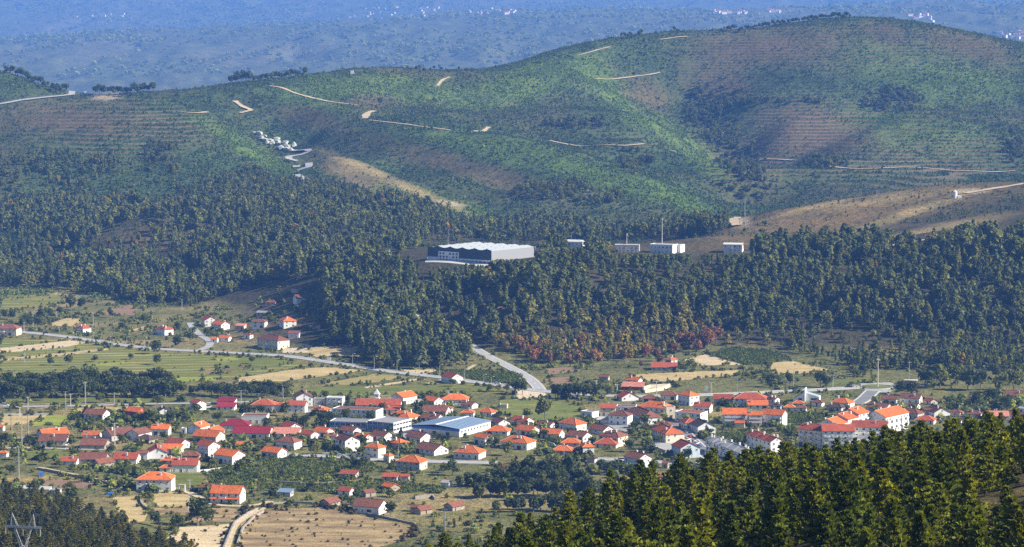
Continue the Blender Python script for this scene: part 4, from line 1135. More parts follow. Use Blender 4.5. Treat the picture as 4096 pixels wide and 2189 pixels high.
# bell tower
p = at(*full('B', 1058, 118)); bt = tag(new_obj('bell_tower', None, None, p, -.2), 'small white bell tower with open belfry and pointed spire', 'bell tower')
b = MB(); b.box(-1.7, 1.7, -1.7, 1.7, -1, 3.4); b.box(-1.95, 1.95, -1.95, 1.95, 3.402, 3.7)
for sx in (-1, 1):
    for sy in (-1, 1): b.box(sx * 1.6 - .38 * (sx > 0) * 2 + (.0 if sx > 0 else 0), sx * 1.6 + (.76 if sx < 0 else 0), sy * 1.6 - (.76 if sy > 0 else 0), sy * 1.6 + (.76 if sy < 0 else 0), 3.702, 6.0)
b.box(-1.95, 1.95, -1.95, 1.95, 6.002, 6.3); b.build('shaft', WALL['W'], bt)
b = MB(); b.bar((0, 0, 6.3), (0, 0, 9.4), 2.2, 4, .08); sp = b.build('spire', WALL['W'], bt)
b = MB(); b.box(-.05, .05, -.05, .05, 9.3, 10.5); b.box(-.4, -.05, -.05, .05, 9.9, 10.0); b.box(.05, .4, -.05, .05, 9.9, 10.0); b.build('cross', M_STEEL, sp)
b = MB(); b.bar((0, 0, 4.3), (0, 0, 5.3), .55, 10, .2); b.build('bell', plain('bronze bell', (.10, .075, .04), .4, .5, metallic=.6), bt)
b = MB(); b.box(-.5, .5, -1.76, -1.6, 0, 2.1); b.build('door', M_DOOR, bt)

M_BAY = plain('pale roof sheet', (.42, .45, .45), .6, .3, .12)
# dark-fronted factory on the plateau
w, d, h = 68.0, 60.0, 10.6
c, a = set_out(None, 1965, 1058, 'R', 38, w, d)
fac = tag(new_obj('factory', None, None, c, a), 'large factory with dark front, white roof and white office block', 'factory')
b = MB(); b.box(-w/2, w/2, -d/2 + .35, d/2, -3, h); b.build('wall', plain('mid grey cladding', (.27, .275, .29), .7, .3, .06), fac)
b = MB(); b.box(-w/2 - .1, w/2 + .05, -d/2, -d/2 + .34, 3.2, h + .6); fr = b.build('front_cladding', WALL['D'], fac)
b = MB(); b.box(-w/2 - .1, w/2 + .05, -d/2 + .05, -d/2 + .34, -3, 3.2); b.build('plinth', M_WHITE, fac)
b = MB(); b.box(-w/2 + 12, -w/2 + 34, -d/2 - .5, -d/2 - .01, -3, 8.2); off = b.build('office_front', M_WHITE, fac)
for r_ in range(3):
    for k in range(6):
        if (k + r_) % 5 != 4: b = MB(); b.box(-.9, .9, -.05, .02, 0, 1.5); b.build('window', M_GLASS, off, (-w/2 + 14.2 + k * 3.5, -d/2 - .5, .5 + r_ * 2.6))
b = MB(); b.box(-w/2 + .3, -w/2 + 11.6, -d/2 - .08, -d/2 - .005, 4.0, 6.6); b.build('window_band', M_GLASS, fac)
for k in range(7): b = MB(); b.box(-1.7, 1.7, -.08, .03, -2.2, 1.4); b.build('loading_door', M_DGLASS, fac, (w/2 - 29 + k * 4.4, -d/2 + .04, .4))
b = MB()
q = [(-w/2, -d/2 + .36, h + .1), (w/2, -d/2 + .36, h + .1), (w/2, d/2, h + .1), (-w/2, d/2, h + .1)]
b.slab(q, .2); roof = b.build('roof', plain('pale roof membrane', (.40, .42, .42), .6, .3, .12), fac)
for k in range(5):
    x0 = -w/2 + 3 + k * 13; b = MB()
    b.slab([(x0, -d/2 + 3, h + .12), (x0 + 6, -d/2 + 3, h + 1.5), (x0 + 6, d/2 - 2, h + 1.5), (x0, d/2 - 2, h + .12)], .12); b.slab([(x0 + 6, -d/2 + 3, h + 1.5), (x0 + 12, -d/2 + 3, h + .12), (x0 + 12, d/2 - 2, h + .12), (x0 + 6, d/2 - 2, h + 1.5)], .12)
    b.build('roof_bay', M_BAY, roof)
    for j in range(5): b = MB(); b.box(x0 + 2.2, x0 + 4.0, -d/2 + 7 + j * 11, -d/2 + 11 + j * 11, h + .9, h + 1.35); b.build('rooflight', M_SKYL, roof)
BLOCKS.append((c.x, c.y, w/2 + 2, d/2 + 2, a))

def unit(label, px, py, a, w, d, h, rt='f', rc='V', wc='W', side='R'):
    c, an = set_out(None, px, py, side, a, w, d); return make_house(c, an, w, d, h, rt, rc, wc, label, 'industrial unit', 'industrial_unit', seed=int(px), chim=0, faces=('f',), pitch=.18)
unit('low workshop with pale arched roof behind the plateau pines', 2330, 985, 20, 22, 14, 3.6, 'h')
unit('flat pale grey workshop between two masts on the plateau', 2556, 1010, 6, 21, 12, 6.0, 'f', 'V', 'T')
unit('white two-part workshop beside the telecom mast', 2690, 1016, 24, 21, 13, 7.4)
unit('white lower annex joined to the workshop by the telecom mast', 2722, 1012, 28, 7, 9, 6.6)
ri = unit('white workshop with a red arched end on the plateau', 2968, 1010, 12, 16, 11, 6.6, 'g')
b = MB()
for k in range(10):
    t0, t1 = math.pi * k / 10, math.pi * (k + 1) / 10; b.bar((8.1, -4.6 * math.cos(t0), 2.5 + 4.4 * math.sin(t0)), (8.1, -4.6 * math.cos(t1), 2.5 + 4.4 * math.sin(t1)), .3, m=0)
b.build('arch_trim', M_RED, ri)

p = at(3820, 792, 2300); wt = tag(new_obj('water_tank', None, None, p), 'white cylindrical water tank on the dry ridge', 'water tank')
b = MB(); b.bar((0, 0, -1), (0, 0, 6.2), 2.0, 20); b.build('drum', M_WHITE, wt)
b = MB(); b.bar((0, 0, 6.2), (0, 0, 7.0), 2.1, 20, .6); b.build('cap', M_WHITE, wt); b = MB(); b.box(2.2, 6, -2, 2, -1, 2.2); b.build('pump_house', WALL['W'], wt)
p = at(1408, 297, 3300); wt = tag(new_obj('transmitter_hut', None, None, p), 'white tower hut on the grassy skyline', 'hut')
b = MB(); b.box(-2, 2, -2, 2, -1, 5.5); b.build('tower', WALL['W'], wt); b = MB(); b.box(2, 5, -2, 2, -1, 2); b.build('annex', WALL['W'], wt); b = MB(); b.box(-2.2, 2.2, -2.2, 2.2, 5.5, 5.8); b.build('roof', M_CONC, wt)
p = at(3644, 1552); wt = tag(new_obj('pump_house', None, None, p, -.3), 'small brick pump house with a blue door among trees by the roundabout', 'pump house')
b = MB(); b.box(-4, 4, -3, 3, -1, 5.2); b.build('wall', stone_mat('brick', (.40, .20, .13), 4), wt); b = MB(); b.box(-4.3, 4.3, -3.3, 3.3, 5.2, 5.5); b.build('roof', M_CONC, wt); b = MB(); b.box(4, 4.08, -1, 1, 0, 3.2); b.build('door', M_BLUE, wt)
BLOCKS.append((p.x, p.y, 4, 3, 0))

# ------------------------------------------------------------------ roundabout
p = at(3508, 1549); ra = tag(new_obj('roundabout_island', None, None, p), kind='structure')
b = MB(); nseg = 28
ring = [(11 * math.cos(2 * math.pi * k / nseg), 11 * math.sin(2 * math.pi * k / nseg), .45) for k in range(nseg)]
b.slab(ring, .6); b.build('island_kerb', M_CONC, ra)
b = MB(); b.slab([(x * .92, y * .92, .62) for x, y, z in ring], .16); b.build('island_lawn', F_LAWN, ra)

# ------------------------------------------------------------------ poles, lamps, masts
def survey_pole(px, pyb, pyt, d0=900):
    p = at(px, pyb, d0); return p, max(3.0, (pyb - pyt) / ppm(p.y))
def concrete_pole(px, pyb, pyt, label, arms=1):
    p, h = survey_pole(px, pyb, pyt); o = tag(new_obj('utility_pole', None, None, p, random.uniform(-.3, .3)), label, 'utility pole', 'concrete utility poles')
    b = MB(); w0, w1 = .30, .17
    for s in (1, -1): b.bar((s * .22, 0, -1), (s * .14, 0, h), .16, 4, .11)
    for k in range(int(h / 1.1)): b.box(-.2, .2, -.07, .07, .6 + k * 1.1, .95 + k * 1.1)
    b.build('shaft', M_POLE, o)
    for k in range(arms): b = MB(); b.box(-1.3, 1.3, -.08, .08, h - .5 - k * 1.2, h - .32 - k * 1.2); b.build('crossarm', M_POLE, o)
    b = MB()
    for k in range(arms):
        for x in (-1.1, 0, 1.1): b.bar((x, 0, h - .32 - k * 1.2), (x, 0, h + .1 - k * 1.2), .07, 5)
    b.build('insulators', M_STEEL, o)['kind'] = 'stuff'
def lamp(px, pyb, pyt, label, double=False, group='street lamps along the main road'):
    p, h = survey_pole(px, pyb, pyt); o = tag(new_obj('street_lamp', None, None, p, random.uniform(-.25, .25)), label, 'street lamp', group)
    b = MB(); b.bar((0, 0, -.5), (0, 0, h), .16, 6, .09); b.build('post', M_STEEL, o)
    for s in ((1, -1) if double else (1,)):
        b = MB(); b.bar((0, 0, h), (s * 1.5, 0, h + .35), .07, 5); b.build('arm', M_STEEL, o); b = MB(); b.box(min(s * 1.3, s * 2.2), max(s * 1.3, s * 2.2), -.18, .18, h + .28, h + .44); b.build('lamp_head', M_FRAME, o)
def lattice_mast(px, pyb, pyt, label, d0=1900, w=1.5, arms=0):
    p, h = survey_pole(px, pyb, pyt, d0); o = tag(new_obj('lattice_mast', None, None, p), label, 'mast', 'lattice masts on the hills')
    b = MB(); n_ = max(4, int(h / 2.2))
    P = lambda s, t, k: (s * w * (1 - .75 * k / n_) / 2, t * w * (1 - .75 * k / n_) / 2, h * k / n_ - 1)
    for s, t in ((1, 1), (1, -1), (-1, -1), (-1, 1)): b.bar(P(s, t, 0), P(s, t, n_), .10, 4)
    b.build('legs', M_STEEL, o)['kind'] = 'stuff'
    b = MB(); c4 = ((1, 1), (1, -1), (-1, -1), (-1, 1))
    for k in range(n_):
        for q in range(4): b.bar(P(*c4[q], k), P(*c4[(q + 1) % 4], k + 1), .06, 3)
    b.build('bracing', M_STEEL, o)['kind'] = 'stuff'
    for k in range(arms): b = MB(); b.box(-2.2 + .3 * k, 2.2 - .3 * k, -.1, .1, h * (.97 - .07 * k) - 1, h * (.97 - .07 * k) - .8); b.build('crossarm', M_STEEL, o)
def mono_mast(px, pyb, pyt, label, d0=900, heads=False):
    p, h = survey_pole(px, pyb, pyt, d0); o = tag(new_obj('mast', None, None, p), label, 'mast')
    b = MB(); b.bar((0, 0, -1), (0, 0, h), .38, 8, .2); b.build('shaft', M_POLE, o)
    b = MB(); b.bar((0, 0, h - .6), (0, 0, h - .3), .9, 8); b.build('platform', M_STEEL, o)
    for k in range(4 if heads else 2):
        t = k * math.pi / 2; b = MB(); b.box(-.2, .2, -.15, .15, h - .3, h + (.3 if heads else 1.4)); b.build('lamp_head' if heads else 'antenna', M_FRAME, o, (.75 * math.cos(t), .75 * math.sin(t), 0))
for a in [(88,1792,1664,'very tall double-shaft concrete pole behind its taller-looking neighbour'), (76,1921,1783,'tallest ladder-like concrete pole near the blue box'), (46,1740,1656,'concrete pole nearest the picture edge before the green plot'),
          (112,1741,1655,'concrete pole standing on the yellow-green plot'), (113,1652,1586,'thin concrete pole beside the upper street'), (80,1667,1628,'short concrete pole before the straw strip'),
          (262,1646,1565,'concrete pole with two lamps at the upper street'), (342,1619,1527,'tall concrete pole in front of the dark grove'), (283,1625,1574,'short concrete pole between two taller ones at the upper street'),
          (457,1622,1574,'concrete pole right of the tall grove pole'), (460,1781,1690,'grey concrete pole before the large grey house'), (346,1765,1726,'short pole beside the low orange outbuilding'),
          (753,2042,1972,'ladder-like concrete pole beside the round dark trees'), (760,1962,1917,'concrete pole at the white garage portal'), (726,1843,1807,'pole among vegetable plots under the three-storey house'),
          (950,1688,1652,'white pole behind the blank white building'), (132,1308,1249,'pole before the tree belt near the cream house'), (373,1302,1249,'pole above the flowering villa'), (728,1238,1195,'pole against the dark pines above the lane'),
          (228,1271,1245,'small pole in the stubble left of the ploughed plot'), (97,1332,1288,'thin pole by the cream house'), (98,1452,1412,'pole standing in the striped meadow'), (213,1512,1474,'pole at the top of the dark grove'),
          (2626,1588,1522,'tall pole by the ring road behind the tall apartment house'), (2845,1574,1528,'pole on the verge right of the white board'), (2949,1570,1504,'tall pole on the ring road verge'), (2469,1571,1537,'pole left of the pink terrace'),
          (2385,1546,1521,'low cross-armed pole by the dark tree belt'), (3174,1552,1476,'tall pole behind the modern chapel'), (3134,1551,1510,'shorter pole behind the modern chapel'), (3332,1552,1498,'pole left of the roundabout'),
          (1778,2126,2034,'bare pole in the scrub among the near pines'), (1131,1596,1540,'pole at the end of the red terrace'), (965,1616,1560,'pole by the maroon sheds'), (1478,1602,1548,'pole left of the bell tower'), (3637,1514,1447,'pole behind the brick pump house')]:
    concrete_pole(*a)
lamps_at = [(239,1346,1308),(307,1353,1318),(373,1362,1326),(441,1372,1336),(507,1386,1350),(579,1394,1354),(679,1404,1372),(725,1336,1304),(765,1344,1308),(1056,1418,1378),(1160,1430,1394),(1243,1440,1398),(1321,1449,1408),(1410,1468,1416),
            (1497,1481,1428),(1588,1491,1440),(1677,1499,1450),(1759,1508,1460),(1859,1524,1480),(1935,1534,1500),(1965,1540,1508)]
names = ['before the flowering villa gate', 'beside the flowering villa', 'past the flowering villa', 'above the stone field wall', 'above the meadow bank', 'before the round roadside tree', 'beyond the round roadside tree', 'upper hamlet lane beside pines', 'hamlet lane by the bend',
         'before the big farmhouse', 'at the farmhouse yard', 'below the parked blue car', 'beside the white billboard', 'before the stubble under the wood', 'before the shaded wood edge', 'at the lone bush by the wood edge', 'after the lone bush', 'by the dirt lane mouth', 'behind the lone white house', 'before the maize crop', 'at the end of the maize crop']
for (x, yb, yt), nm in zip(lamps_at, names): lamp(x, yb, yt, 'street lamp on the main road ' + nm if 'hamlet' not in nm else 'street lamp on the ' + nm)
for x, yb, yt, l in [(1593,1832,1780,'street lamp before the shaded orange-hipped house'), (1474,1690,1640,'street lamp before the long flat white block'), (2256,1822,1784,'street lamp before the low pink house'), (2850,1849,1802,'street lamp at the bottom of the town street'), (2820,1835,1788,'street lamp beside the pale blue house'),
                     (1836,1826,1786,'street lamp beside the veranda villa'), (3170,1768,1735,'street lamp before the estate corner')]: lamp(x, yb, yt, l, group='street lamps in the town')
for x, yb, yt, l in [(1794,985,911,'lattice mast behind the factory roof'), (2286,975,925,'small lattice mast over the arched workshop'), (2336,955,881,'taller lattice mast right of the arched workshop'), (2980,872,786,'lattice pylon standing in the ravine mouth'), (3506,795,757,'distant pylon behind the dry ridge')]: lattice_mast(x, yb, yt, l, arms=2)
mono_mast(2507, 1004, 939, 'slim white mast before the grey workshop', 1900); mono_mast(2648, 1010, 877, 'tall telecom mast beside the white workshop', 1900); mono_mast(1556, 1054, 1004, 'slim mast by the woodland road', 1900)
mono_mast(3511, 1551, 1436, 'tall floodlight mast on the roundabout island', heads=True)

# transmission pylon in the pine grove
def at_depth(px, d): rx, _ = ray(px, 1500); return Vector((rx * d, d, gz(rx * d, d)))
pp = at_depth(80, 800); py = tag(new_obj('transmission_pylon', None, None, pp, -.25), 'grey lattice pylon head with two horns rising from the pine grove', 'pylon')
zc = CAM_Z - (2130 - 200) / FOC * 800 - pp.z
b = MB()
for s in (1, -1):
    for t in (1, -1):
        b.bar((s * 2.2, t * 2.2, -1), (s * .9, t * .9, zc - 6), .14, 4); b.bar((s * .9, t * .9, zc - 6), (s * 2.9, t * .55, zc - .5), .12, 4)
b.build('legs', M_STEEL, py)['kind'] = 'stuff'
b = MB(); n_ = 8
for k in range(n_):
    z0, z1 = (zc - 6) * k / n_, (zc - 6) * (k + 1) / n_; r0, r1 = 2.2 - 1.3 * k / n_, 2.2 - 1.3 * (k + 1) / n_
    for (s, t), (s2, t2) in (((1, 1), (1, -1)), ((1, -1), (-1, -1)), ((-1, -1), (-1, 1)), ((-1, 1), (1, 1))): b.bar((s * r0, t * r0, z0), (s2 * r1, t2 * r1, z1), .08, 3); b.bar((s2 * r0, t2 * r0, z0), (s * r1, t * r1, z1), .08, 3)
for s in (1, -1):
    for k in range(4):
        z0, z1 = zc - 6 + 5.5 * k / 4, zc - 6 + 5.5 * (k + 1) / 4; x0, x1 = .9 + 2 * k / 4, .9 + 2 * (k + 1) / 4
        b.bar((s * x0, .7, z0), (s * x1, -.6, z1), .07, 3); b.bar((s * x0, -.7, z0), (s * x1, .6, z1), .07, 3)
b.build('bracing', M_STEEL, py)['kind'] = 'stuff'
b = MB()
for t in (.5, -.5):
    for z in (0, .9): b.bar((-6.6, t * (1 if z == 0 else .8), zc + z * .55), (6.6, t * (1 if z == 0 else .8), zc + z * .55), .10, 4)
for k in range(13):
    x = -6.6 + 13.2 * k / 13; x2 = -6.6 + 13.2 * (k + 1) / 13; b.bar((x, .5, zc), (x2, .4, zc + .5), .06, 3); b.bar((x, -.5, zc + .5), (x2, -.4, zc), .06, 3); b.bar((x, .5, zc), (x2, -.5, zc), .06, 3)
b.build('crossarm', M_STEEL, py)
for s in (1, -1):
    b = MB(); top = Vector((s * 3.9, 0, zc + 4.9))
    for x, t in ((1.9, .45), (1.9, -.45), (4.4, .45), (4.4, -.45)): b.bar((s * x, t, zc + .5), top, .09, 4)
    for k in range(1, 4):
        f = k / 4; b.bar((s * (1.9 + 2.0 * f), 0, zc + .5 + 4.4 * f), (s * (4.4 - .5 * (f - .2)), 0, zc + .5 + 4.4 * (f - .2)), .07, 3)
    b.build('horn', M_STEEL, py)
for x in (-6.3, 0, 6.3):
    b = MB(); b.bar((x, 0, zc), (x, 0, zc - 2.6), .09, 6)
    for k in range(6): b.bar((x, 0, zc - .6 - .3 * k), (x, 0, zc - .7 - .3 * k), .2, 8)
    b.build('insulator', M_STEEL, py)

# ------------------------------------------------------------------ walls, boards, tarps, cars
def wall_line(name, px, hgt, thick, mat, label, cat='wall', d0=900):
    pts = resample([at(x, y, d0) for x, y in px], 3.0); b = MB()
    for p, q in zip(pts[:-1], pts[1:]):
        t = Vector((q.x - p.x, q.y - p.y, 0)).normalized(); nrm = Vector((-t.y, t.x, 0)) * thick / 2; h = hgt * random.uniform(.86, 1.12) if 'stone' in name else hgt
        z0, z1 = gz(p.x, p.y) + h, gz(q.x, q.y) + h
        b.slab([(p.x - nrm.x, p.y - nrm.y, z0), (q.x - nrm.x, q.y - nrm.y, z1), (q.x + nrm.x, q.y + nrm.y, z1), (p.x + nrm.x, p.y + nrm.y, z0)], h + .4)
    return tag(new_obj(name, b.mesh(name, [mat])), label, cat)
wall_line('stone_wall', [(895,2200),(915,2150),(938,2098),(992,2060),(1030,2044)], 1.5, .8, M_STONE, 'rough dry stone wall along the shaded side of the sunken lane')
wall_line('stone_wall', [(950,2180),(970,2120),(1012,2075),(1052,2050)], 1.2, .8, M_STONE, 'rough dry stone wall along the sunny side of the sunken lane')
wall_line('stone_wall', [(1085,2018),(1160,2012),(1250,2016)], 1.1, .7, M_STONE, 'dry stone wall along the top of the dry scrub field')
wall_line('stone_wall', [(1470,2060),(1560,2078),(1660,2100)], 1.1, .7, M_STONE, 'dry stone wall right of the long plastered barn')
wall_line('stone_wall', [(1660,1998),(1730,1990),(1740,2000)], 1.6, .8, M_STONE, 'broken pale stone wall below the vine terraces')
wall_line('stone_wall', [(1100,1932),(1250,1940),(1340,1936)], 1.2, .7, M_STONE, 'stone terrace wall between the vine plots')
wall_line('stone_wall', [(560,2000),(568,2022),(590,2040)], 1.2, .7, M_STONE, 'short stone wall between two straw plots')
wall_line('stone_wall', [(150,1878),(240,1896),(330,1914),(440,1938)], 1.3, .5, M_STONE, 'dark stone wall beside the pale garden path')
wall_line('garden_wall', [(593,1969),(650,1966),(702,1961)], 1.4, .3, WALL['W'], 'white garden wall before the orange-hipped villa')
wall_line('garden_wall', [(795,1890),(840,1886),(886,1879)], 1.3, .3, WALL['W'], 'white garden wall beside the long red-trimmed house')
wall_line('garden_wall', [(1290,1820),(1400,1826),(1480,1832)], 1.4, .3, WALL['W'], 'white garden wall along the lower street')
wall_line('garden_wall', [(0,1663),(90,1661),(190,1660)], 1.1, .3, M_CONC, 'long low concrete wall above the straw strip')
wall_line('garden_wall', [(2610,1795),(2660,1812),(2700,1812)], 1.8, .4, WALL['C'], 'cream retaining wall of the parking yard')
wall_line('garden_wall', [(2185,1778),(2215,1784),(2228,1802)], 1.6, .3, WALL['W'], 'white wall round the small bright lawn')
wall_line('garden_wall', [(2690,1850),(2760,1856),(2840,1848)], 1.4, .3, M_CONC, 'concrete wall along the lower street by the pines')
wall_line('garden_wall', [(1640,1612),(1760,1606),(1800,1602)], 2.2, .4, WALL['T'], 'long grey wall behind the orange row')
wall_line('retaining_wall', [(2580,1572),(2650,1562),(2680,1548),(2600,1552),(2575,1560)], 2.2, .4, WALL['C'], 'pale zigzag retaining walls beside the pink terrace')
p = at(727, 1966); po = tag(new_obj('garden_portal', None, None, p, -.3), 'white garage portal frame beside the villa', 'portal')
b = MB(); b.box(-1.9, -1.5, -.3, .3, -.5, 3.2); b.build('post', M_WHITE, po); b = MB(); b.box(1.5, 1.9, -.3, .3, -.5, 3.2); b.build('post', M_WHITE, po); b = MB(); b.box(-1.95, 1.95, -.32, .32, 3.2, 3.6); b.build('lintel', M_WHITE, po)
p = at(447, 1978); tp = tag(new_obj('swimming_pool', None, None, p, .05), 'small raised blue pool beside the garden hedge', 'pool')
b = MB(); b.box(-2.6, 2.6, -1.6, -1.45, 0, .9); b.box(-2.6, 2.6, 1.45, 1.6, 0, .9); b.box(-2.6, -2.45, -1.45, 1.45, 0, .9); b.box(2.45, 2.6, -1.45, 1.45, 0, .9); b.build('rim', M_BLUE, tp)
b = MB(); b.box(-2.45, 2.45, -1.45, 1.45, 0, .72); b.build('water', plain('pool water', (.03, .20, .55), .15, .5, .1), tp)
p = at(165, 1905); tp = tag(new_obj('container', None, None, p, .2), 'bright blue container beside the white shed by the garden path', 'container')
b = MB(); b.box(-1.3, 1.3, -1.1, 1.1, 0, 2.2); b.build('body', M_BLUE, tp); b = MB(); b.box(-.5, .5, -1.16, -1.1, .1, 2.0); b.build('door', M_BLUE, tp)
for px, pb, w, h, l in [(1316, 1448, 3.0, 2.6, 'white billboard on two legs beside the main road'), (1164, 1420, 1.6, 1.4, 'small white board beside the farmhouse yard'), (2825, 1570, 2.2, 3.6, 'tall white sign board on the ring road verge')]:
    p = at(px, pb); o = tag(new_obj('billboard', None, None, p, -.15), l, 'billboard'); b = MB(); b.box(-w/2, w/2, -.08, .08, .7, .7 + h); b.build('panel', M_WHITE, o)
    for s in (1, -1): b = MB(); b.box(s * w * .4 - .08, s * w * .4 + .08, .08, .2, -.3, .7 + h); b.build('post', M_STEEL, o)

M_TYRE = plain('tyre rubber', (.02, .02, .02), .9)
wheel = MB(); wheel.bar((0, -.11, 0), (0, .11, 0), .32, 10); WHEEL = wheel.mesh('wheel', [M_TYRE])
def car_body(van=False):
    b = MB(); L = 2.1 if not van else 2.6; hh = .75 if not van else 1.0
    prof = [(-L, .35), (L, .35), (L, hh), (L * .55, hh + .12), (-L * .98, hh + .15), (-L, .7)]
    for s in (1, -1): pts = [(x, s * .85, z) for x, z in prof]; b.face(pts[::-1] if s > 0 else pts)
    for k in range(len(prof)): (x0, z0), (x1, z1) = prof[k], prof[(k + 1) % len(prof)]; b.face([(x0, -.85, z0), (x0, .85, z0), (x1, .85, z1), (x1, -.85, z1)])
    return b
def car_cabin(van=False):
    b = MB(); L = 2.1 if not van else 2.6; z0 = .88 if not van else 1.13; z1 = 1.42 if not van else 2.1
    lo = [(-L * .92, -.8, z0), (L * .52, -.8, z0), (L * .52, .8, z0), (-L * .92, .8, z0)]; hi = [(-L * .75, -.66, z1), (L * .18 if not van else L * .3, -.66, z1), (L * .18 if not van else L * .3, .66, z1), (-L * .75, .66, z1)]
    for k in range(4): j = (k + 1) % 4; b.face([lo[k], lo[j], hi[j], hi[k]], 1)
    b.face(hi, 0); return b
CARM = {k: plain(k + ' car paint', c, .35, .5, .05) for k, c in {'white': (.78, .78, .78), 'silver': (.50, .51, .53), 'grey': (.20, .21, .22), 'blue': (.05, .12, .35), 'red': (.42, .03, .03), 'black': (.03, .03, .035)}.items()}
_cars = {}
def car(px, py, rz, col, label, van=False):
    p = at(px, py); o = tag(new_obj('parked_van' if van else 'parked_car', None, None, (p.x, p.y, p.z + .22), rz), label, 'van' if van else 'car', 'parked cars')
    k = (col, van)
    if k not in _cars: _cars[k] = (car_body(van).mesh('body', [CARM[col]]), car_cabin(van).mesh('cabin', [CARM[col], M_GLASS]))
    bd = new_obj('body', _cars[k][0], o); new_obj('cabin', _cars[k][1], o); L = 1.3 if not van else 1.65
    for x in (L, -L):
        for y in (.8, -.8): new_obj('wheel', WHEEL, o, (x, y, .33))
for a in [(20,1627,.0,'white','white van at the picture edge on the upper street',True), (832,1634,.6,'silver','silver van beside the tall red-roofed house',True), (1218,1390,.2,'blue','blue car in the farmhouse yard'), (1232,1389,.2,'white','white car in the farmhouse yard'),
          (1362,1826,.05,'silver','silver car on the lower street beside the garden wall'), (1412,1822,.05,'white','white car on the lower street near the dormered block'), (1420,1829,.05,'grey','grey car on the lower street near the dormered block'),
          (2752,1762,1.0,'white','white car highest in the parking yard'), (2762,1772,1.0,'black','black car in the parking yard below the white one'), (2776,1768,1.0,'silver','silver car in the middle of the parking yard'), (2788,1778,1.0,'white','white car in the parking yard beside the terrace'),
          (2772,1783,1.0,'grey','grey car low in the parking yard'), (2796,1790,1.0,'blue','blue car lowest in the parking yard'), (2760,1752,1.0,'red','red car at the top corner of the parking yard'), (2745,1735,1.0,'grey','grey car on the shaded town street'),
          (3396,1550,.1,'black','black car before the roundabout'), (3418,1549,.1,'white','white car before the roundabout'), (3485,1533,.0,'silver','silver car behind the roundabout island'), (1990,1538,-.2,'white','white car on the main road near the maize'), (2690,1742,.3,'white','white car below the cream faceted building'),
          (2010,1870,.4,'red','red car half hidden under the poplars'), (2490,1846,.1,'white','white van on the lower street right of the poplars',True), (1666,1862,.1,'grey','grey car beside the shaded orange-hipped house')]: car(*a)

# boulders of the rocky crest
M_ROCK = stone_mat('pale granite', (.50, .46, .42), .35)
rk = random.Random(4)
for k in range(26):
    t = k / 25; px, pyy = 1025 + 150 * t + rk.uniform(-14, 14), 545 + 52 * t + rk.uniform(-13, 13); p = at(px, pyy, 2600); s = rk.uniform(2.2, 6.0)
    bm = bmesh.new(); bmesh.ops.create_icosphere(bm, subdivisions=1, radius=s)
    for v in bm.verts: v.co *= rk.uniform(.7, 1.2); v.co.z *= .75
    me = bpy.data.meshes.new('boulder'); bm.to_mesh(me); bm.free(); me.materials.append(M_ROCK)
    tag(new_obj('boulder', me, None, (p.x, p.y, p.z + s * .25)), 'pale granite boulder on the rocky crest above the zigzag road', 'boulder', 'boulders on the rocky crest')

o = HOUSES['white two-storey house with long orange roof and orange awning above the dry field']
xs = [c for c in o.children if c.name.startswith('wall')][0].data.vertices; w2 = max(v.co.x for v in xs); d2 = max(v.co.y for v in xs)
b = MB(); b.slab([(-w2 - .2, -d2 - 1.6, 2.6), (w2 + .2, -d2 - 1.6, 2.6), (w2 + .2, -d2 - .02, 3.2), (-w2 - .2, -d2 - .02, 3.2)], .2); b.build('awning', ROOF['O'], o)
# ------------------------------------------------------------------ vegetation
def leaf_mat(name, c, var=.45, warm=(1.25, 1.12, .8), tinted=False):
    m, nt, b = mat_base(name, .7, .15)
    oi = N(nt, 'ShaderNodeObjectInfo'); geo = N(nt, 'ShaderNodeNewGeometry')
    n1 = noise(nt, .55, 3, .6, geo.outputs['Position'])
    col = ramp(nt, n1.outputs[0], [(.30, tuple(x * (1 - var) for x in c)), (.52, c), (.74, tuple(x * (1 + var * .7) * w for x, w in zip(c, warm)))]).outputs[0]
    col = mixc(nt, 1.0, col, ramp(nt, oi.outputs['Random'], [(0, (.62, .70, .72)), (.5, (1, 1, 1)), (1, (1.45, 1.28, 1.0))]).outputs[0], 'MULTIPLY')
    if tinted:
        ta = N(nt, 'ShaderNodeAttribute', attribute_name='tint', attribute_type='INSTANCER'); col = mixc(nt, 1.0, col, ta.outputs['Color'], 'MULTIPLY')
    nt.links.new(col, b.inputs['Base Color'])
    tr = N(nt, 'ShaderNodeBsdfTranslucent'); mx = N(nt, 'ShaderNodeMixShader'); mx.inputs[0].default_value = .32
    nt.links.new(mixc(nt, 1.0, col, (1.25, 1.2, .6), 'MULTIPLY'), tr.inputs['Color']); nt.links.new(b.outputs[0], mx.inputs[1]); nt.links.new(tr.outputs[0], mx.inputs[2])
    nt.links.new(mx.outputs[0], nt.nodes['Material Output'].inputs['Surface'])
    return m
L_PINE = leaf_mat('young pine needles', (.165, .195, .028), .55, (1.25, 1.15, .7))
L_BUSHY = leaf_mat('bushy pine needles', (.150, .155, .034), .5)
L_FOREST = leaf_mat('forest needles', (.135, .160, .050), .45, tinted=True)
L_DARK = leaf_mat('dark leaves', (.075, .100, .030)); L_MID = leaf_mat('green leaves', (.120, .145, .034)); L_LIGHT = leaf_mat('pale green leaves', (.15, .17, .045))
L_RUSSET = leaf_mat('russet leaves', (.30, .155, .085), .35, (1.2, 1.1, 1.0)); L_SHRUB = leaf_mat('shrub leaves', (1.0, 1.0, 1.0), .45, (1.15, 1.1, .95), tinted=True)
M_BARK = plain('pine bark', (.17, .11, .075), .95); M_BARKG = plain('grey bark', (.20, .17, .14), .95)

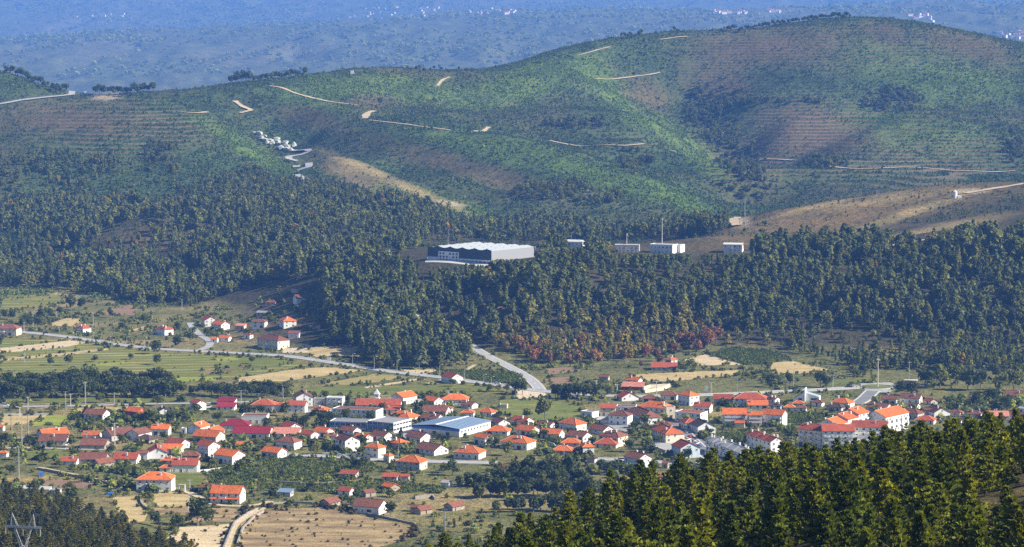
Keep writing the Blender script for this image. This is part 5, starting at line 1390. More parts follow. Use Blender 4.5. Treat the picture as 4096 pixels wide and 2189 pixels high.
def leaves_mesh(name, P, Nrm, size, mat, rng, tri=False, stretch=1.0, up=0.0):
    """many separate leaf clumps: one quad or triangle at each point"""
    n = len(P); R = rng.normal(size=(n, 3)); R += Nrm * 1.2; R /= np.linalg.norm(R, axis=1, keepdims=True)
    U = np.cross(R, rng.normal(size=(n, 3)) + np.array([0, 0, up])); U /= np.linalg.norm(U, axis=1, keepdims=True) + 1e-9; V = np.cross(R, U)
    s = (size * rng.uniform(.6, 1.4, n))[:, None]
    if tri: vs = np.stack([P - U * s * .5, P + U * s * .5, P + V * s * stretch], 1); k = 3
    else: vs = np.stack([P - U * s * .5 - V * s * .45 * stretch, P + U * s * .55 - V * s * .3 * stretch, P + U * s * .35 + V * s * .55 * stretch, P - U * s * .5 + V * s * .35 * stretch], 1); k = 4
    me = bpy.data.meshes.new(name); me.vertices.add(n * k); me.vertices.foreach_set('co', vs.astype(np.float32).ravel()); me.loops.add(n * k)
    me.loops.foreach_set('vertex_index', np.arange(n * k, dtype=np.int32)); me.polygons.add(n); me.polygons.foreach_set('loop_start', np.arange(0, n * k, k, dtype=np.int32))
    me.update(); me.validate(); me.materials.append(mat); return me

def trunk_mesh(h, r, mat, rng, limbs=0, z0=.25, lean=.03):
    b = MB(); p = Vector((0, 0, -.08)); n = 4
    for k in range(n):
        q = Vector((rng.uniform(-lean, lean), rng.uniform(-lean, lean), h * (k + 1) / n)); b.bar(p, q, r * (1 - .8 * k / n), 6, r * (1 - .8 * (k + 1) / n)); p = q
    for k in range(limbs):
        z = h * rng.uniform(z0, .95); t = rng.uniform(0, 6.28); L = rng.uniform(.12, .26); b.bar((0, 0, z), (L * math.cos(t), L * math.sin(t), z + L * .6), r * .35, 4, r * .12)
    return b.mesh('trunk', [mat])

def pine_crown(rng, mat, n_whorl=11, base=.12, width=.24, tufts=4, tl=.075, irregular=.5):
    """whorled branches carrying upright needle candles; height 1"""
    T = []; D = []
    side = rng.uniform(0, 6.28)
    for w in range(n_whorl):
        f = w / (n_whorl - 1); z = base + (.97 - base) * f ** .92
        R = width * (1 - f) ** .75 * (1 + .25 * math.sin(f * 9 + side)) + .012
        nb = max(3, int(7 - 3 * f)); off = rng.uniform(0, 6.28)
        for k in range(nb):
            t = off + 2 * math.pi * k / nb + rng.uniform(-.3, .3); L = R * rng.uniform(1 - irregular, 1 + irregular * .7)
            for j in range(tufts):
                q = (j + rng.uniform(.2, 1.0)) / tufts; rr = L * q ** .8
                T.append((rr * math.cos(t + rng.uniform(-.28, .28)), rr * math.sin(t + rng.uniform(-.28, .28)), z + rr * .30 + rng.uniform(-.018, .018))); D.append((math.cos(t) * .55, math.sin(t) * .55, .9))
    for k in range(3): T.append((0, 0, .93 + .03 * k)); D.append((0, 0, 1))
    T = np.array(T); D = np.array(D); m = 7
    T[:, :2] += (rng.normal(size=2) * .02) * T[:, 2:3]; P = np.repeat(T, m, 0); DD = np.repeat(D, m, 0) + rng.normal(size=(len(P), 3)) * np.array([.62, .62, .38]); DD /= np.linalg.norm(DD, axis=1, keepdims=True)
    n = len(P); S = np.cross(DD, rng.normal(size=(n, 3))); S /= np.linalg.norm(S, axis=1, keepdims=True) + 1e-9
    L = tl * rng.uniform(.6, 1.25, n)[:, None]; W_ = L * .30
    vs = np.stack([P - S * W_ * .6, P + S * W_ * .6, P + DD * L * .6 + S * W_ * .8, P + DD * L, P + DD * L * .6 - S * W_ * .8], 1)
    me = bpy.data.meshes.new('crown'); me.vertices.add(n * 5); me.vertices.foreach_set('co', vs.astype(np.float32).ravel()); me.loops.add(n * 5)
    me.loops.foreach_set('vertex_index', np.arange(n * 5, dtype=np.int32)); me.polygons.add(n); me.polygons.foreach_set('loop_start', np.arange(0, n * 5, 5, dtype=np.int32))
    me.update(); me.validate(); me.materials.append(mat); return me

def lump_crown(rng, mat, n=420, lumps=7, rx=.34, z0=.22, z1=1.0, size=.085, tall=1.0):
    C_ = []
    for k in range(lumps):
        t = rng.uniform(0, 6.28); r = rx * rng.uniform(.15, .68); z = z0 + (z1 - z0) * rng.uniform(.18, .78); C_.append((r * math.cos(t), r * math.sin(t), z, rx * rng.uniform(.42, .68)))
    C_.append((0, 0, (z0 + z1) * .55, rx * .75)); C_ = np.array(C_)
    i = rng.integers(0, len(C_), n); v = rng.normal(size=(n, 3)); v /= np.linalg.norm(v, axis=1, keepdims=True); v[:, 2] *= np.where(v[:, 2] < 0, .7, 1)
    P = C_[i, :3] + v * C_[i, 3:4] * rng.uniform(.72, 1.05, (n, 1)) * np.array([1, 1, tall]); P[:, 2] = np.clip(P[:, 2], z0 * .7, 1.03)
    return leaves_mesh('crown', P, v, size, mat, rng)

def spire_crown(rng, mat, n=150, w=.2, base=.2, size=.09, p=.8):
    f = rng.random(n) ** 1.25; t = rng.uniform(0, 6.28, n); R = w * (1 - f) ** p * rng.uniform(.55, 1.12, n) + .01
    R *= 1 + .3 * np.sin(t * 2 + f * 11)
    P = np.stack([R * np.cos(t), R * np.sin(t), base + (1.0 - base) * f], 1); nr = np.stack([np.cos(t), np.sin(t), np.full(n, .7)], 1)
    return leaves_mesh('crown', P, nr, size, mat, rng, stretch=1.15)

rg = np.random.default_rng(5)
KIND = {}
def kind(name, crowns, trunks): KIND[name] = (crowns, trunks)
kind('young_pine', [pine_crown(rg, L_PINE, nw, bs, wd) for nw, bs, wd in ((10, .10, .27), (11, .12, .22), (9, .08, .30), (12, .14, .19), (9, .30, .26), (10, .20, .27), (11, .08, .22))], [trunk_mesh(.9, .013, M_BARK, rg, 6) for _ in range(3)])
kind('bushy_pine', [pine_crown(rg, L_BUSHY, 9, .10, .36, 5, .085, .45) for _ in range(4)], [trunk_mesh(.85, .02, M_BARK, rg, 5) for _ in range(2)])
kind('dark_tree', [lump_crown(rg, L_DARK, 430, 8, .40) for _ in range(4)], [trunk_mesh(.6, .03, M_BARKG, rg, 5) for _ in range(2)])
kind('green_tree', [lump_crown(rg, L_MID, 430, 7, .40) for _ in range(4)], [trunk_mesh(.6, .03, M_BARKG, rg, 5) for _ in range(2)])
kind('pale_tree', [lump_crown(rg, L_LIGHT, 400, 6, .38) for _ in range(3)], [trunk_mesh(.6, .03, M_BARKG, rg, 5) for _ in range(2)])
kind('russet_tree', [lump_crown(rg, L_RUSSET, 400, 7, .34) for _ in range(4)], [trunk_mesh(.7, .025, M_BARKG, rg, 5) for _ in range(2)])
kind('poplar_tree', [lump_crown(rg, L_DARK, 460, 10, .24, .10, 1.0, .075, 1.5) for _ in range(4)], [trunk_mesh(.8, .022, M_BARKG, rg, 5) for _ in range(2)])
kind('conifer', [spire_crown(rg, L_DARK, 330, .24, .06, .075) for _ in range(2)], [trunk_mesh(.8, .02, M_BARK, rg)])
kind('ridge_pine', [lump_crown(rg, L_DARK, 200, 5, .30, .30, 1.0, .11) for _ in range(3)], [trunk_mesh(.7, .02, M_BARK, rg, 3)])
rt = random.Random(21)
def plant(kd, p, h, label, cat='tree', group=None, wide=1.0):
    o = tag(new_obj(kd, None, None, p, rt.uniform(0, 6.28)), label, cat, group); cr, tr = KIND[kd]
    c = new_obj('crown', rt.choice(cr), o); t = new_obj('trunk', rt.choice(tr), o); o.scale = (h * wide, h * wide, h)
    return o

# --- individual trees about the town, named by what they stand near
HL = list(HOUSES.items()); HX = np.array([(o.location.x, o.location.y) for _, o in HL]); USED = set()
def near_label(p, kd, size):
    tone = {'dark_tree': 'dark', 'green_tree': 'green', 'pale_tree': 'pale green', 'conifer': 'pointed dark', 'russet_tree': 'russet'}[kd]
    noun = 'conifer' if kd == 'conifer' else ('bush' if size < 3.6 else 'tree'); big = 'tall ' if size > 8 and kd != 'conifer' else ('small ' if size < 4.2 else '')
    for i in np.argsort(np.hypot(HX[:, 0] - p.x, HX[:, 1] - p.y)):
        dx, dy = p.x - HX[i, 0], p.y - HX[i, 1]
        rel = ('right of' if dx > 0 else 'left of') if abs(dx) > abs(dy) else ('behind' if dy > 0 else 'before')
        lab = f'{big}{tone} {noun} {rel} the {HL[i][0]}'
        if len(lab.split()) <= 16 and lab not in USED: USED.add(lab); return lab
    return f'{big}{tone} {noun} in the gardens of the town'
SPOTS = """dark_tree 600 1697 62;dark_tree 575 1696 45;dark_tree 685 1690 50;green_tree 740 1695 42;green_tree 870 1690 44;dark_tree 970 1670 56;dark_tree 640 1702 46;green_tree 285 1790 55;dark_tree 115 1782 45;dark_tree 20 1778 50
green_tree 440 1818 45;dark_tree 585 1878 36;green_tree 850 1878 46;dark_tree 955 1906 72;dark_tree 625 2106 62;dark_tree 715 2126 76;dark_tree 790 2106 124;dark_tree 835 2100 70;dark_tree 135 1970 46;green_tree 285 1961 38
dark_tree 1040 1660 42;dark_tree 1138 1664 56;green_tree 1180 1706 55;dark_tree 1218 1713 55;green_tree 1290 1700 56;dark_tree 1320 1698 50;dark_tree 1348 1693 36;dark_tree 1385 1685 52;conifer 1393 1634 56;dark_tree 1482 1693 52
dark_tree 1530 1646 36;conifer 1612 1656 50;conifer 1668 1656 56;dark_tree 1700 1646 40;dark_tree 1398 1711 28;green_tree 1553 1733 28;conifer 1604 1761 52;dark_tree 1750 1769 40;dark_tree 1782 1779 40;green_tree 1070 1716 46
green_tree 1307 1816 52;pale_tree 1252 1819 40;conifer 1362 1819 60;green_tree 1955 1791 50;green_tree 1983 1786 48;green_tree 2028 1823 60;dark_tree 1453 1876 52;dark_tree 1420 1874 40;green_tree 1810 1903 70;green_tree 1773 1891 42
dark_tree 1567 1889 36;dark_tree 1563 2069 66;green_tree 1243 1966 42;green_tree 1130 1912 36;dark_tree 1350 1900 34;pale_tree 2180 1681 96;green_tree 2107 1673 42;dark_tree 2090 1579 66;dark_tree 2060 1576 52
dark_tree 2222 1594 62;dark_tree 2250 1597 66;dark_tree 2282 1598 66;dark_tree 2312 1598 66;dark_tree 2345 1597 64;dark_tree 2378 1595 60;dark_tree 2578 1713 60;dark_tree 2535 1731 46;green_tree 2596 1798 54;dark_tree 2513 1809 56;dark_tree 2317 1821 36
dark_tree 2750 1851 62;green_tree 2615 1896 60;dark_tree 2522 1896 40;dark_tree 2400 1891 56;dark_tree 2432 1897 52;dark_tree 2462 1891 46;dark_tree 2915 1721 32;dark_tree 2998 1721 32;dark_tree 2843 1741 28;green_tree 2957 1786 46;green_tree 2990 1780 40
green_tree 3155 1761 52;green_tree 3182 1756 46;green_tree 3390 1652 34;green_tree 3700 1547 84;green_tree 3762 1552 96;green_tree 3822 1542 86;green_tree 3872 1562 92;dark_tree 3922 1562 86;green_tree 4002 1572 82;green_tree 4052 1562 90;dark_tree 3650 1582 60
dark_tree 3600 1577 56;dark_tree 3962 1612 62;dark_tree 3902 1622 60;green_tree 4022 1642 62;dark_tree 3872 1642 46;green_tree 4082 1522 72;dark_tree 3982 1522 72;dark_tree 3160 1541 52;dark_tree 3282 1549 70;dark_tree 3312 1551 48;dark_tree 3082 1549 56;green_tree 3420 1506 40;dark_tree 3450 1500 44
dark_tree 285 1246 62;dark_tree 325 1241 52;dark_tree 165 1276 42;dark_tree 100 1301 46;dark_tree 195 1271 42;dark_tree 240 1263 38;dark_tree 20 1276 38;dark_tree 52 1279 42;dark_tree 120 1313 52;dark_tree 92 1316 46;dark_tree 152 1313 46;dark_tree 443 1271 36
dark_tree 575 1296 42;dark_tree 487 1323 36;dark_tree 622 1416 58;dark_tree 710 1391 52;dark_tree 710 1323 38;dark_tree 200 1461 32;dark_tree 275 1463 46;green_tree 380 1448 30;dark_tree 628 1460 44;dark_tree 523 1439 26;dark_tree 1007 1455 30;green_tree 773 1336 32
dark_tree 178 1603 40;dark_tree 95 1608 30;dark_tree 40 1603 34;green_tree 400 1611 42;dark_tree 545 1613 36;green_tree 628 1623 42;dark_tree 225 1638 30;dark_tree 1300 1382 52;dark_tree 1252 1337 36;green_tree 1272 1302 36;green_tree 1082 1292 36;green_tree 1132 1272 32
dark_tree 1519 1478 36;green_tree 1815 1547 32;green_tree 1960 1567 32;pale_tree 1992 1567 30;green_tree 2027 1567 30;green_tree 1855 1592 32;green_tree 2763 1474 42;green_tree 2725 1484 42;dark_tree 1960 1250 60;dark_tree 830 1342 30;green_tree 990 1345 34;dark_tree 760 1368 40;green_tree 1210 1262 34
green_tree 840 1560 40;dark_tree 905 1585 46;dark_tree 1100 1600 48;green_tree 1240 1598 36;green_tree 1300 1592 30;green_tree 2435 1580 36;green_tree 2520 1590 34;dark_tree 2700 1560 30;green_tree 3240 1690 34;green_tree 3220 1720 34;dark_tree 3330 1660 30;dark_tree 2640 1775 34;dark_tree 2280 1745 34;dark_tree 2180 1755 40;dark_tree 2120 1735 36
green_tree 480 1770 34;dark_tree 655 1760 34;dark_tree 500 1690 34;green_tree 370 1700 30;dark_tree 800 1780 34;green_tree 905 1800 32;dark_tree 1020 1790 36;dark_tree 740 1870 34;green_tree 380 1830 34;dark_tree 200 1800 40;dark_tree 160 1860 36;green_tree 60 1840 44;dark_tree 330 1930 34;dark_tree 480 1955 34;green_tree 240 1870 34;dark_tree 40 1900 44"""
for item in SPOTS.replace('\n', ';').split(';'):
    k, x, y, hp = item.split(); p = at(float(x), float(y)); h = float(hp) / ppm(p.y)
    near = np.hypot(HX[:, 0] - p.x, HX[:, 1] - p.y).min() < 45
    lab = near_label(p, k, h); nm = 'garden_bush' if h < 3.6 else k
    o = plant(k, p, h, lab, 'bush' if h < 3.6 else 'tree', 'trees of the town and its fields', 1.0 if h > 7 else 1.25)
    if nm != k: o.name = nm

def grove(kd, rows, label, group, wide=1.0):
    for x0, x1, step, y, hp in rows:
        x = x0
        while x <= x1:
            p = at(x + rt.uniform(-9, 9), y + rt.uniform(-6, 6)); plant(kd, p, hp * rt.uniform(.78, 1.18) / ppm(p.y), label, 'tree', group, wide); x += step * rt.uniform(.8, 1.2)
grove('dark_tree', [(-60, 720, 33, 1588, 62), (-60, 700, 33, 1566, 60), (-40, 420, 36, 1545, 54), (260, 690, 34, 1540, 64), (850, 1120, 32, 1588, 52), (980, 1150, 34, 1572, 46), (700, 860, 34, 1580, 44)], 'dark broad tree in the grove along the stream beyond the upper street', 'trees of the dark stream grove', 1.15)
grove('poplar_tree', [(2062, 2290, 26, 1912, 92), (1990, 2340, 28, 1945, 88), (1900, 2380, 31, 1990, 84), (1990, 2330, 33, 2045, 70), (1840, 1960, 34, 1945, 62)], 'upright dark poplar in the dense clump below the lower street', 'poplar clump', 1.25)
for x, y, hp in [(2160,1446,92),(2140,1452,60),(2085,1407,62),(2232,1431,62),(2325,1399,74),(2312,1455,62),(2380,1451,62),(2272,1458,52),(2470,1421,54),(2450,1432,40),(2587,1431,62),(2623,1446,62),(2640,1461,44),(2727,1391,62),(2763,1398,74),(2820,1396,94),(2866,1374,72),(2680,1400,50),(2563,1471,34),(2423,1438,38),(2795,1318,50),
                 (2060,1380,44),(2190,1400,44),(2350,1430,50),(2500,1445,40),(2700,1420,50),(2790,1410,60),(2840,1385,70),(2410,1400,40),(2530,1420,36),(2250,1390,40),(2120,1430,50),(2200,1455,50)]:
    p = at(x, y, 1700); plant('russet_tree', p, hp / ppm(p.y), 'russet withered tree at the foot of the wooded hill', 'tree', 'russet trees below the wooded hill', 1.05)
# skyline pines
for a, b_, n_, h0 in [(20, 275, 20, 34), (375, 620, 26, 38), (915, 1010, 10, 44), (1010, 1230, 26, 30), (2480, 2570, 8, 22), (2690, 2712, 2, 20), (2880, 3400, 62, 22), (1650, 1780, 4, 20)]:
    for k in range(n_):
        px = a + (b_ - a) * (k + .5) / n_ + rt.uniform(-4, 4); rx, _ = ray(px, 300); dd = np.arange(3300, 3950, 6.0); gg = ground(rx * dd, dd); _, yy = pix(rx * dd, dd, gg); i = int(np.argmin(yy)) ; i = max(0, i - rt.randint(0, 6))
        h = h0 * rt.uniform(.7, 1.2) / ppm(dd[i]); plant('ridge_pine', Vector((rx * dd[i], dd[i], gg[i])), h, {20: 'small dark pine on the grassy skyline', 22: 'dark pine in the row along the hilltop'}.get(h0, 'dark pine standing on the low skyline saddle'), 'tree', 'skyline pines', 1.1)
for px, py_, hp in [(1520, 425, 34), (1505, 440, 20), (2310, 605, 24), (2550, 620, 24), (1680, 280, 22), (1760, 282, 26), (1835, 284, 18)]:
    p = at(px, py_, 2600); plant('ridge_pine', p, hp / ppm(p.y), 'lone dark tree on the open hillside', 'tree', 'lone hillside trees', 1.0)

# --- the near pine wood on the right-hand hillside
def clear_pts(n, x0, x1, y0, y1, spacing, rng):
    cell = spacing; out = []; grid = {}
    X = rng.uniform(x0, x1, n); Y = rng.uniform(y0, y1, n)
    for x, y in zip(X, Y):
        gx, gy = int(x // cell), int(y // cell)
        if any((x - q[0]) ** 2 + (y - q[1]) ** 2 < spacing ** 2 for a in (-1, 0, 1) for c in (-1, 0, 1) for q in grid.get((gx + a, gy + c), ())): continue
        grid.setdefault((gx, gy), []).append((x, y)); out.append((x, y))
    return np.array(out)
NEAR = clear_pts(12000, -75, 130, 215, 560, 4.6, np.random.default_rng(3))
npx, npy = pix(NEAR[:, 0], NEAR[:, 1], ground(NEAR[:, 0], NEAR[:, 1]))
edge = np.interp(npx, [800, 1000, 1300, 1640, 1800, 2050, 2200, 2450, 2650, 2900, 5000], [2440, 2390, 2330, 2275, 2270, 2240, 2185, 2060, 2010, 1900, 1700])
ok = (npy > edge) & (npx > 850) & (npx < 4700) & (fbm(NEAR[:, 0] / 14., NEAR[:, 1] / 22.) > -.08)
NEAR = NEAR[ok]; npx = npx[ok]; npy = npy[ok]
hN = np.random.default_rng(9).uniform(4.8, 9.4, len(NEAR)) * np.clip(.70 + (npx - 1100) / 3800., .66, 1.0)
inframe = (npx > -60) & (npx < 4160) & (npy - hN * FOC / NEAR[:, 1] < 2240)
# which show most: nearest to the camera first
order = np.argsort(NEAR[:, 1] + np.where(inframe, 0, 5000)); first = set(order[:300].tolist()); REST_NEAR = []
for i, (x, y) in enumerate(NEAR):
    if i in first: plant('young_pine', Vector((x, y, gz(x, y) - .1)), hN[i], 'young pine with yellow-green shoots in the dense near wood', 'tree', 'young pines of the near wood', rt.uniform(1.0, 1.35))
    elif npx[i] > 800: REST_NEAR.append((x, y, hN[i]))
# --- the bushy pine grove below the pylon
GR = clear_pts(4000, -330, -60, 900, 1240, 6.4, np.random.default_rng(8)); gpx, gpy = pix(GR[:, 0], GR[:, 1], ground(GR[:, 0], GR[:, 1]))
edge = np.interp(gpx, [-400, 0, 180, 300, 420, 480, 560, 640, 760, 820], [1990, 1990, 2000, 2050, 2075, 2120, 2150, 2180, 2210, 2330])
GR = GR[(gpy > edge) & (gpx > -260) & (gpx < 830) & (gpy < 2290)]
for x, y in GR: plant('bushy_pine', Vector((x, y, gz(x, y) - .1)), rt.uniform(6.0, 9.0), 'bushy olive-green pine in the grove round the transmission pylon', 'tree', 'bushy pines round the pylon', rt.uniform(.95, 1.25))
def bare_pine(rng):
    b = MB(); b.bar((0, 0, -.05), (0, 0, 1), .014, 6, .003)
    for k in range(26):
        z = .3 + .65 * k / 26; t = rng.uniform(0, 6.28); L = .20 * (1.1 - z) + .03; q = Vector((L * math.cos(t), L * math.sin(t), z + L * .35)); b.bar((0, 0, z), q, .005, 4, .002)
        for j in range(2): f = rng.uniform(.4, .9); e = Vector((L * f * math.cos(t), L * f * math.sin(t), z + L * f * .35)); b.bar(e, e + Vector((rng.uniform(-.04, .04), rng.uniform(-.04, .04), .05)), .003, 3, .001)
    return b
M_DEAD = plain('bleached dead wood', (.46, .40, .33), .95)
for px_, py__, hp, lab in [(3212, 2092, 150, 'bleached dead pine with bare branches in the near wood'), (3180, 2080, 120, 'shorter bleached dead pine in the near wood'), (2975, 2170, 170, 'slender bare trunk among the lowest near pines')]:
    q = at(px_, py__, 230); b = bare_pine(rg); o = tag(new_obj('dead_pine', b.mesh('dead_pine', [M_DEAD]), None, q, 0), lab, 'tree'); o.scale = (hp * q.y / FOC,) * 3
print('near pines', len(NEAR), 'grove', len(GR), 'rest', len(REST_NEAR))

# --- uncountable woods and scrub: one scattered object each
def scatter(name, pts, scl, tint, sources, seed, wide=None):
    me = bpy.data.meshes.new(name); n = len(pts); me.vertices.add(n); me.vertices.foreach_set('co', np.asarray(pts, np.float32).ravel())
    r = np.random.default_rng(seed)
    s3 = np.stack([scl * (wide if wide is not None else 1.0) * r.uniform(.85, 1.2, n)] * 2 + [scl], 1)
    for nm, ty, v in (('scl', 'FLOAT_VECTOR', s3), ('rot', 'FLOAT_VECTOR', np.stack([r.uniform(-.06, .06, n), r.uniform(-.06, .06, n), r.uniform(0, 6.28, n)], 1)), ('tint', 'FLOAT_COLOR', np.concatenate([tint, np.ones((n, 1))], 1))):
        a = me.attributes.new(nm, ty, 'POINT'); a.data.foreach_set('color' if ty == 'FLOAT_COLOR' else 'vector', v.astype(np.float32).ravel())
    a = me.attributes.new('pick', 'INT', 'POINT'); a.data.foreach_set('value', r.integers(0, len(sources), n).astype(np.int32))
    o = tag(new_obj(name, me), kind='stuff')
    ng = bpy.data.node_groups.new(name, 'GeometryNodeTree'); ng.interface.new_socket('Geometry', in_out='INPUT', socket_type='NodeSocketGeometry'); ng.interface.new_socket('Geometry', in_out='OUTPUT', socket_type='NodeSocketGeometry')
    gi = ng.nodes.new('NodeGroupInput'); go = ng.nodes.new('NodeGroupOutput'); ip = ng.nodes.new('GeometryNodeInstanceOnPoints'); jn = ng.nodes.new('GeometryNodeGeometryToInstance')
    for src in reversed(sources):
        ob = ng.nodes.new('GeometryNodeObjectInfo'); ob.inputs['Object'].default_value = src; ob.inputs['As Instance'].default_value = False; ng.links.new(ob.outputs['Geometry'], jn.inputs[0])
    def named(nm, ty):
        q = ng.nodes.new('GeometryNodeInputNamedAttribute'); q.data_type = ty; q.inputs['Name'].default_value = nm; return q.outputs[0]
    er = ng.nodes.new('FunctionNodeEulerToRotation'); ng.links.new(named('rot', 'FLOAT_VECTOR'), er.inputs[0])
    ng.links.new(gi.outputs[0], ip.inputs['Points']); ng.links.new(jn.outputs[0], ip.inputs['Instance']); ip.inputs['Pick Instance'].default_value = True
    ng.links.new(named('pick', 'INT'), ip.inputs['Instance Index']); ng.links.new(er.outputs[0], ip.inputs['Rotation']); ng.links.new(named('scl', 'FLOAT_VECTOR'), ip.inputs['Scale'])
    ng.links.new(ip.outputs[0], go.inputs[0]); md = o.modifiers.new('scatter', 'NODES'); md.node_group = ng
    return o
def source(mesh): return bpy.data.objects.new('source', mesh)
rf = np.random.default_rng(31)
FOREST = [source(spire_crown(rf, L_FOREST, 170, w, b_, .088, p)) for w, b_, p in ((.21, .20, .65), (.18, .16, .75), (.25, .30, .5), (.22, .36, .45), (.16, .14, .8))] + [source(lump_crown(rf, L_FOREST, 150, 5, .27, .28, 1.0, .115))]
BROAD = [source(lump_crown(rf, L_FOREST, 170, 6, .38, .10, 1.0, .12)) for _ in range(3)]
SHRUBS = [source(lump_crown(rf, L_SHRUB, 46, 4, .55, .02, 1.0, .30)) for _ in range(3)] + [source(spire_crown(rf, L_SHRUB, 36, .30, .0, .22, .7))]

def off_roads(X, Y, pad):
    okm = np.ones(len(X), bool)
    for line, hw in ROAD_LINES:
        L = np.array(line); x0, y0 = L.min(0) - hw - 8; x1, y1 = L.max(0) + hw + 8
        s = (X > x0) & (X < x1) & (Y > y0) & (Y < y1) & okm
        if s.any():
            idx = np.nonzero(s)[0]; d = seg_dist(X[idx], Y[idx], line); okm[idx[d < hw + pad]] = False
    return okm
def candidates(n, d0, d1, rng, ulim=(-300, 4400)):
    Y = np.sqrt(rng.uniform(d0 * d0, d1 * d1, n)); X = (rng.uniform(*ulim, n) - 2048) / FOC * Y; Z = ground(X, Y); px, py = pix(X, Y, Z); return X, Y, Z, px, py

# woods of the hill and of the left valley side
X, Y, Z, px, py = candidates(60000, 1690, 3150, rf)
W_R = [(1290,1110),(1500,1078),(1700,1080),(1960,1085),(2150,1055),(2220,1000),(2300,1015),(2700,1030),(3000,1020),(3300,988),(3560,970),(3700,985),(4400,930),(4400,1505),(3900,1485),(3620,1478),(3480,1485),(3330,1445),(3180,1412),(3150,1392),(3000,1378),(2850,1392),(2700,1415),(2500,1442),(2350,1456),(2180,1455),(2060,1418),(1985,1395),(1900,1340),(1840,1290),(1760,1262),(1690,1262),(1650,1280),(1690,1318),(1780,1365),(1860,1410),(1890,1440),(1790,1470),(1650,1482),(1520,1470),(1450,1455),(1440,1398),(1340,1380),(1310,1300),(1300,1200)]
W_L = [(-400,1150),(250,1155),(430,1185),(560,1218),(760,1232),(900,1185),(1000,1145),(1160,1120),(1290,1110),(1330,1085),(1480,1060),(1720,975),(2300,960),(2750,950),(2900,930),(2930,900),(2750,900),(2500,915),(2200,900),(1980,880),(1760,850),(1500,790),(1380,735),(1100,725),(1000,690),(800,680),(600,640),(300,610),(-400,620)]
inR = in_poly(px, py, W_R) & (Y < 2215); inL = in_poly(px, py, W_L) & (Y > 1960)
dens = np.where(inR, 1.0, 0.0); nlo = fbm(X / 55., Y / 70.)
kn = np.hypot((px - 640) / 250, (py - 960) / 95); upper = np.clip((py - 600) / 260, 0, 1)
dl = np.clip(.55 + nlo * 2.2, .10, 1) * np.where(kn < 1, .25, 1) * (.30 + .70 * upper); dl = np.where((px > 820) & (px < 1560) & (py > 700) & (py < 1000), np.maximum(dl, .8), dl)
dens = np.where(inL, np.maximum(dens, dl), dens); dens = np.where(inR & (nlo < -.17), .3, dens)
clear = (px > 1850) & (px < 2010) & (py > 1180) & (py < 1290) & inR
keep = (rf.random(len(X)) < dens) & ~blocked(X, Y, 3.0) & off_roads(X, Y, 3.5)
for poly in FIELD_POLYS: keep &= ~in_poly(X, Y, poly)
keep &= ~(clear & (rf.random(len(X)) < .8))
# thin to a natural spacing
def thin(X, Y, mask, cell):
    idx = np.nonzero(mask)[0]; rf.shuffle(idx); seen = {}; out = []
    for i in idx:
        k = (int(X[i] // cell), int(Y[i] // cell))
        if seen.get(k, 0) < 1: seen[k] = 1; out.append(i)
    return np.array(out)
i1 = thin(X, Y, keep, 5.6); right = inR[i1]
h = rf.uniform(9.0, 20.0, len(i1)) * np.clip(1 + nlo[i1] * 1.2, .75, 1.3) * np.where(right, 1.0, .80) * np.where((py[i1] > 1320) & right & (px[i1] > 2000), .62, 1.0) * np.where((~right) & (py[i1] < 800), .7, 1.0)
tint = np.ones((len(i1), 3)) * rf.uniform(.75, 1.3, (len(i1), 1)); low = (py[i1] > 1260) & right & (px[i1] > 1980) & (px[i1] < 2950)
warmk = np.where(low, np.clip((py[i1] - 1240) / 160, 0, 1), 0) * rf.random(len(i1)); tint *= 1 + warmk[:, None] * np.array([1.3, .55, .2])
tint *= 1 + (rf.random(len(i1)) < .012)[:, None] * np.array([1.2, .25, .15])
top = py[i1] - h * FOC / Y[i1]; ip = px[i1]
lim = np.where((ip > 1660) & (ip < 1975), np.interp(ip, [1700, 1960], [1034, 1062]), np.where((ip >= 1975) & (ip < 2160), 1036, np.where((ip >= 2190) & (ip < 2345), 988, np.where((ip > 2430) & (ip < 3010), 1013, np.where((ip > 1655) & (ip < 1765) & (py[i1] > 1332) & (py[i1] < 1440), 1328, -1e9)))))
hid = (top < lim) & (Y[i1] < 2090) & ((lim < 1300) | (py[i1] > 1330)); h = np.where(hid, np.minimum(h, np.maximum((py[i1] - lim) * Y[i1] / FOC, 0)), h)
gone = h < 3.0; h = np.where(gone, 3.0, h)
P = np.stack([X[i1], Y[i1], np.where(gone, -60.0, Z[i1] - .3)], 1); P = P[~gone]; h = h[~gone]; tint = tint[~gone]; right = right[~gone]; low = low[~gone]; i1 = i1[~gone]; leafy = (rf.random(len(i1)) < np.where(right, np.where(low, .5, .12), .30))
scatter('pine_forest', P[~leafy], h[~leafy], tint[~leafy], FOREST, 1); scatter('mixed_woodland', P[leafy], h[leafy] * .8, tint[leafy] * np.array([1.15, 1.1, 1.0]), BROAD, 2)
if REST_NEAR:
    RN_ = np.array(REST_NEAR); scatter('near_pine_wood', np.stack([RN_[:, 0], RN_[:, 1], ground(RN_[:, 0], RN_[:, 1]) - .1], 1), RN_[:, 2], np.ones((len(RN_), 3)), [source(m) for m in KIND['young_pine'][0]], 3)

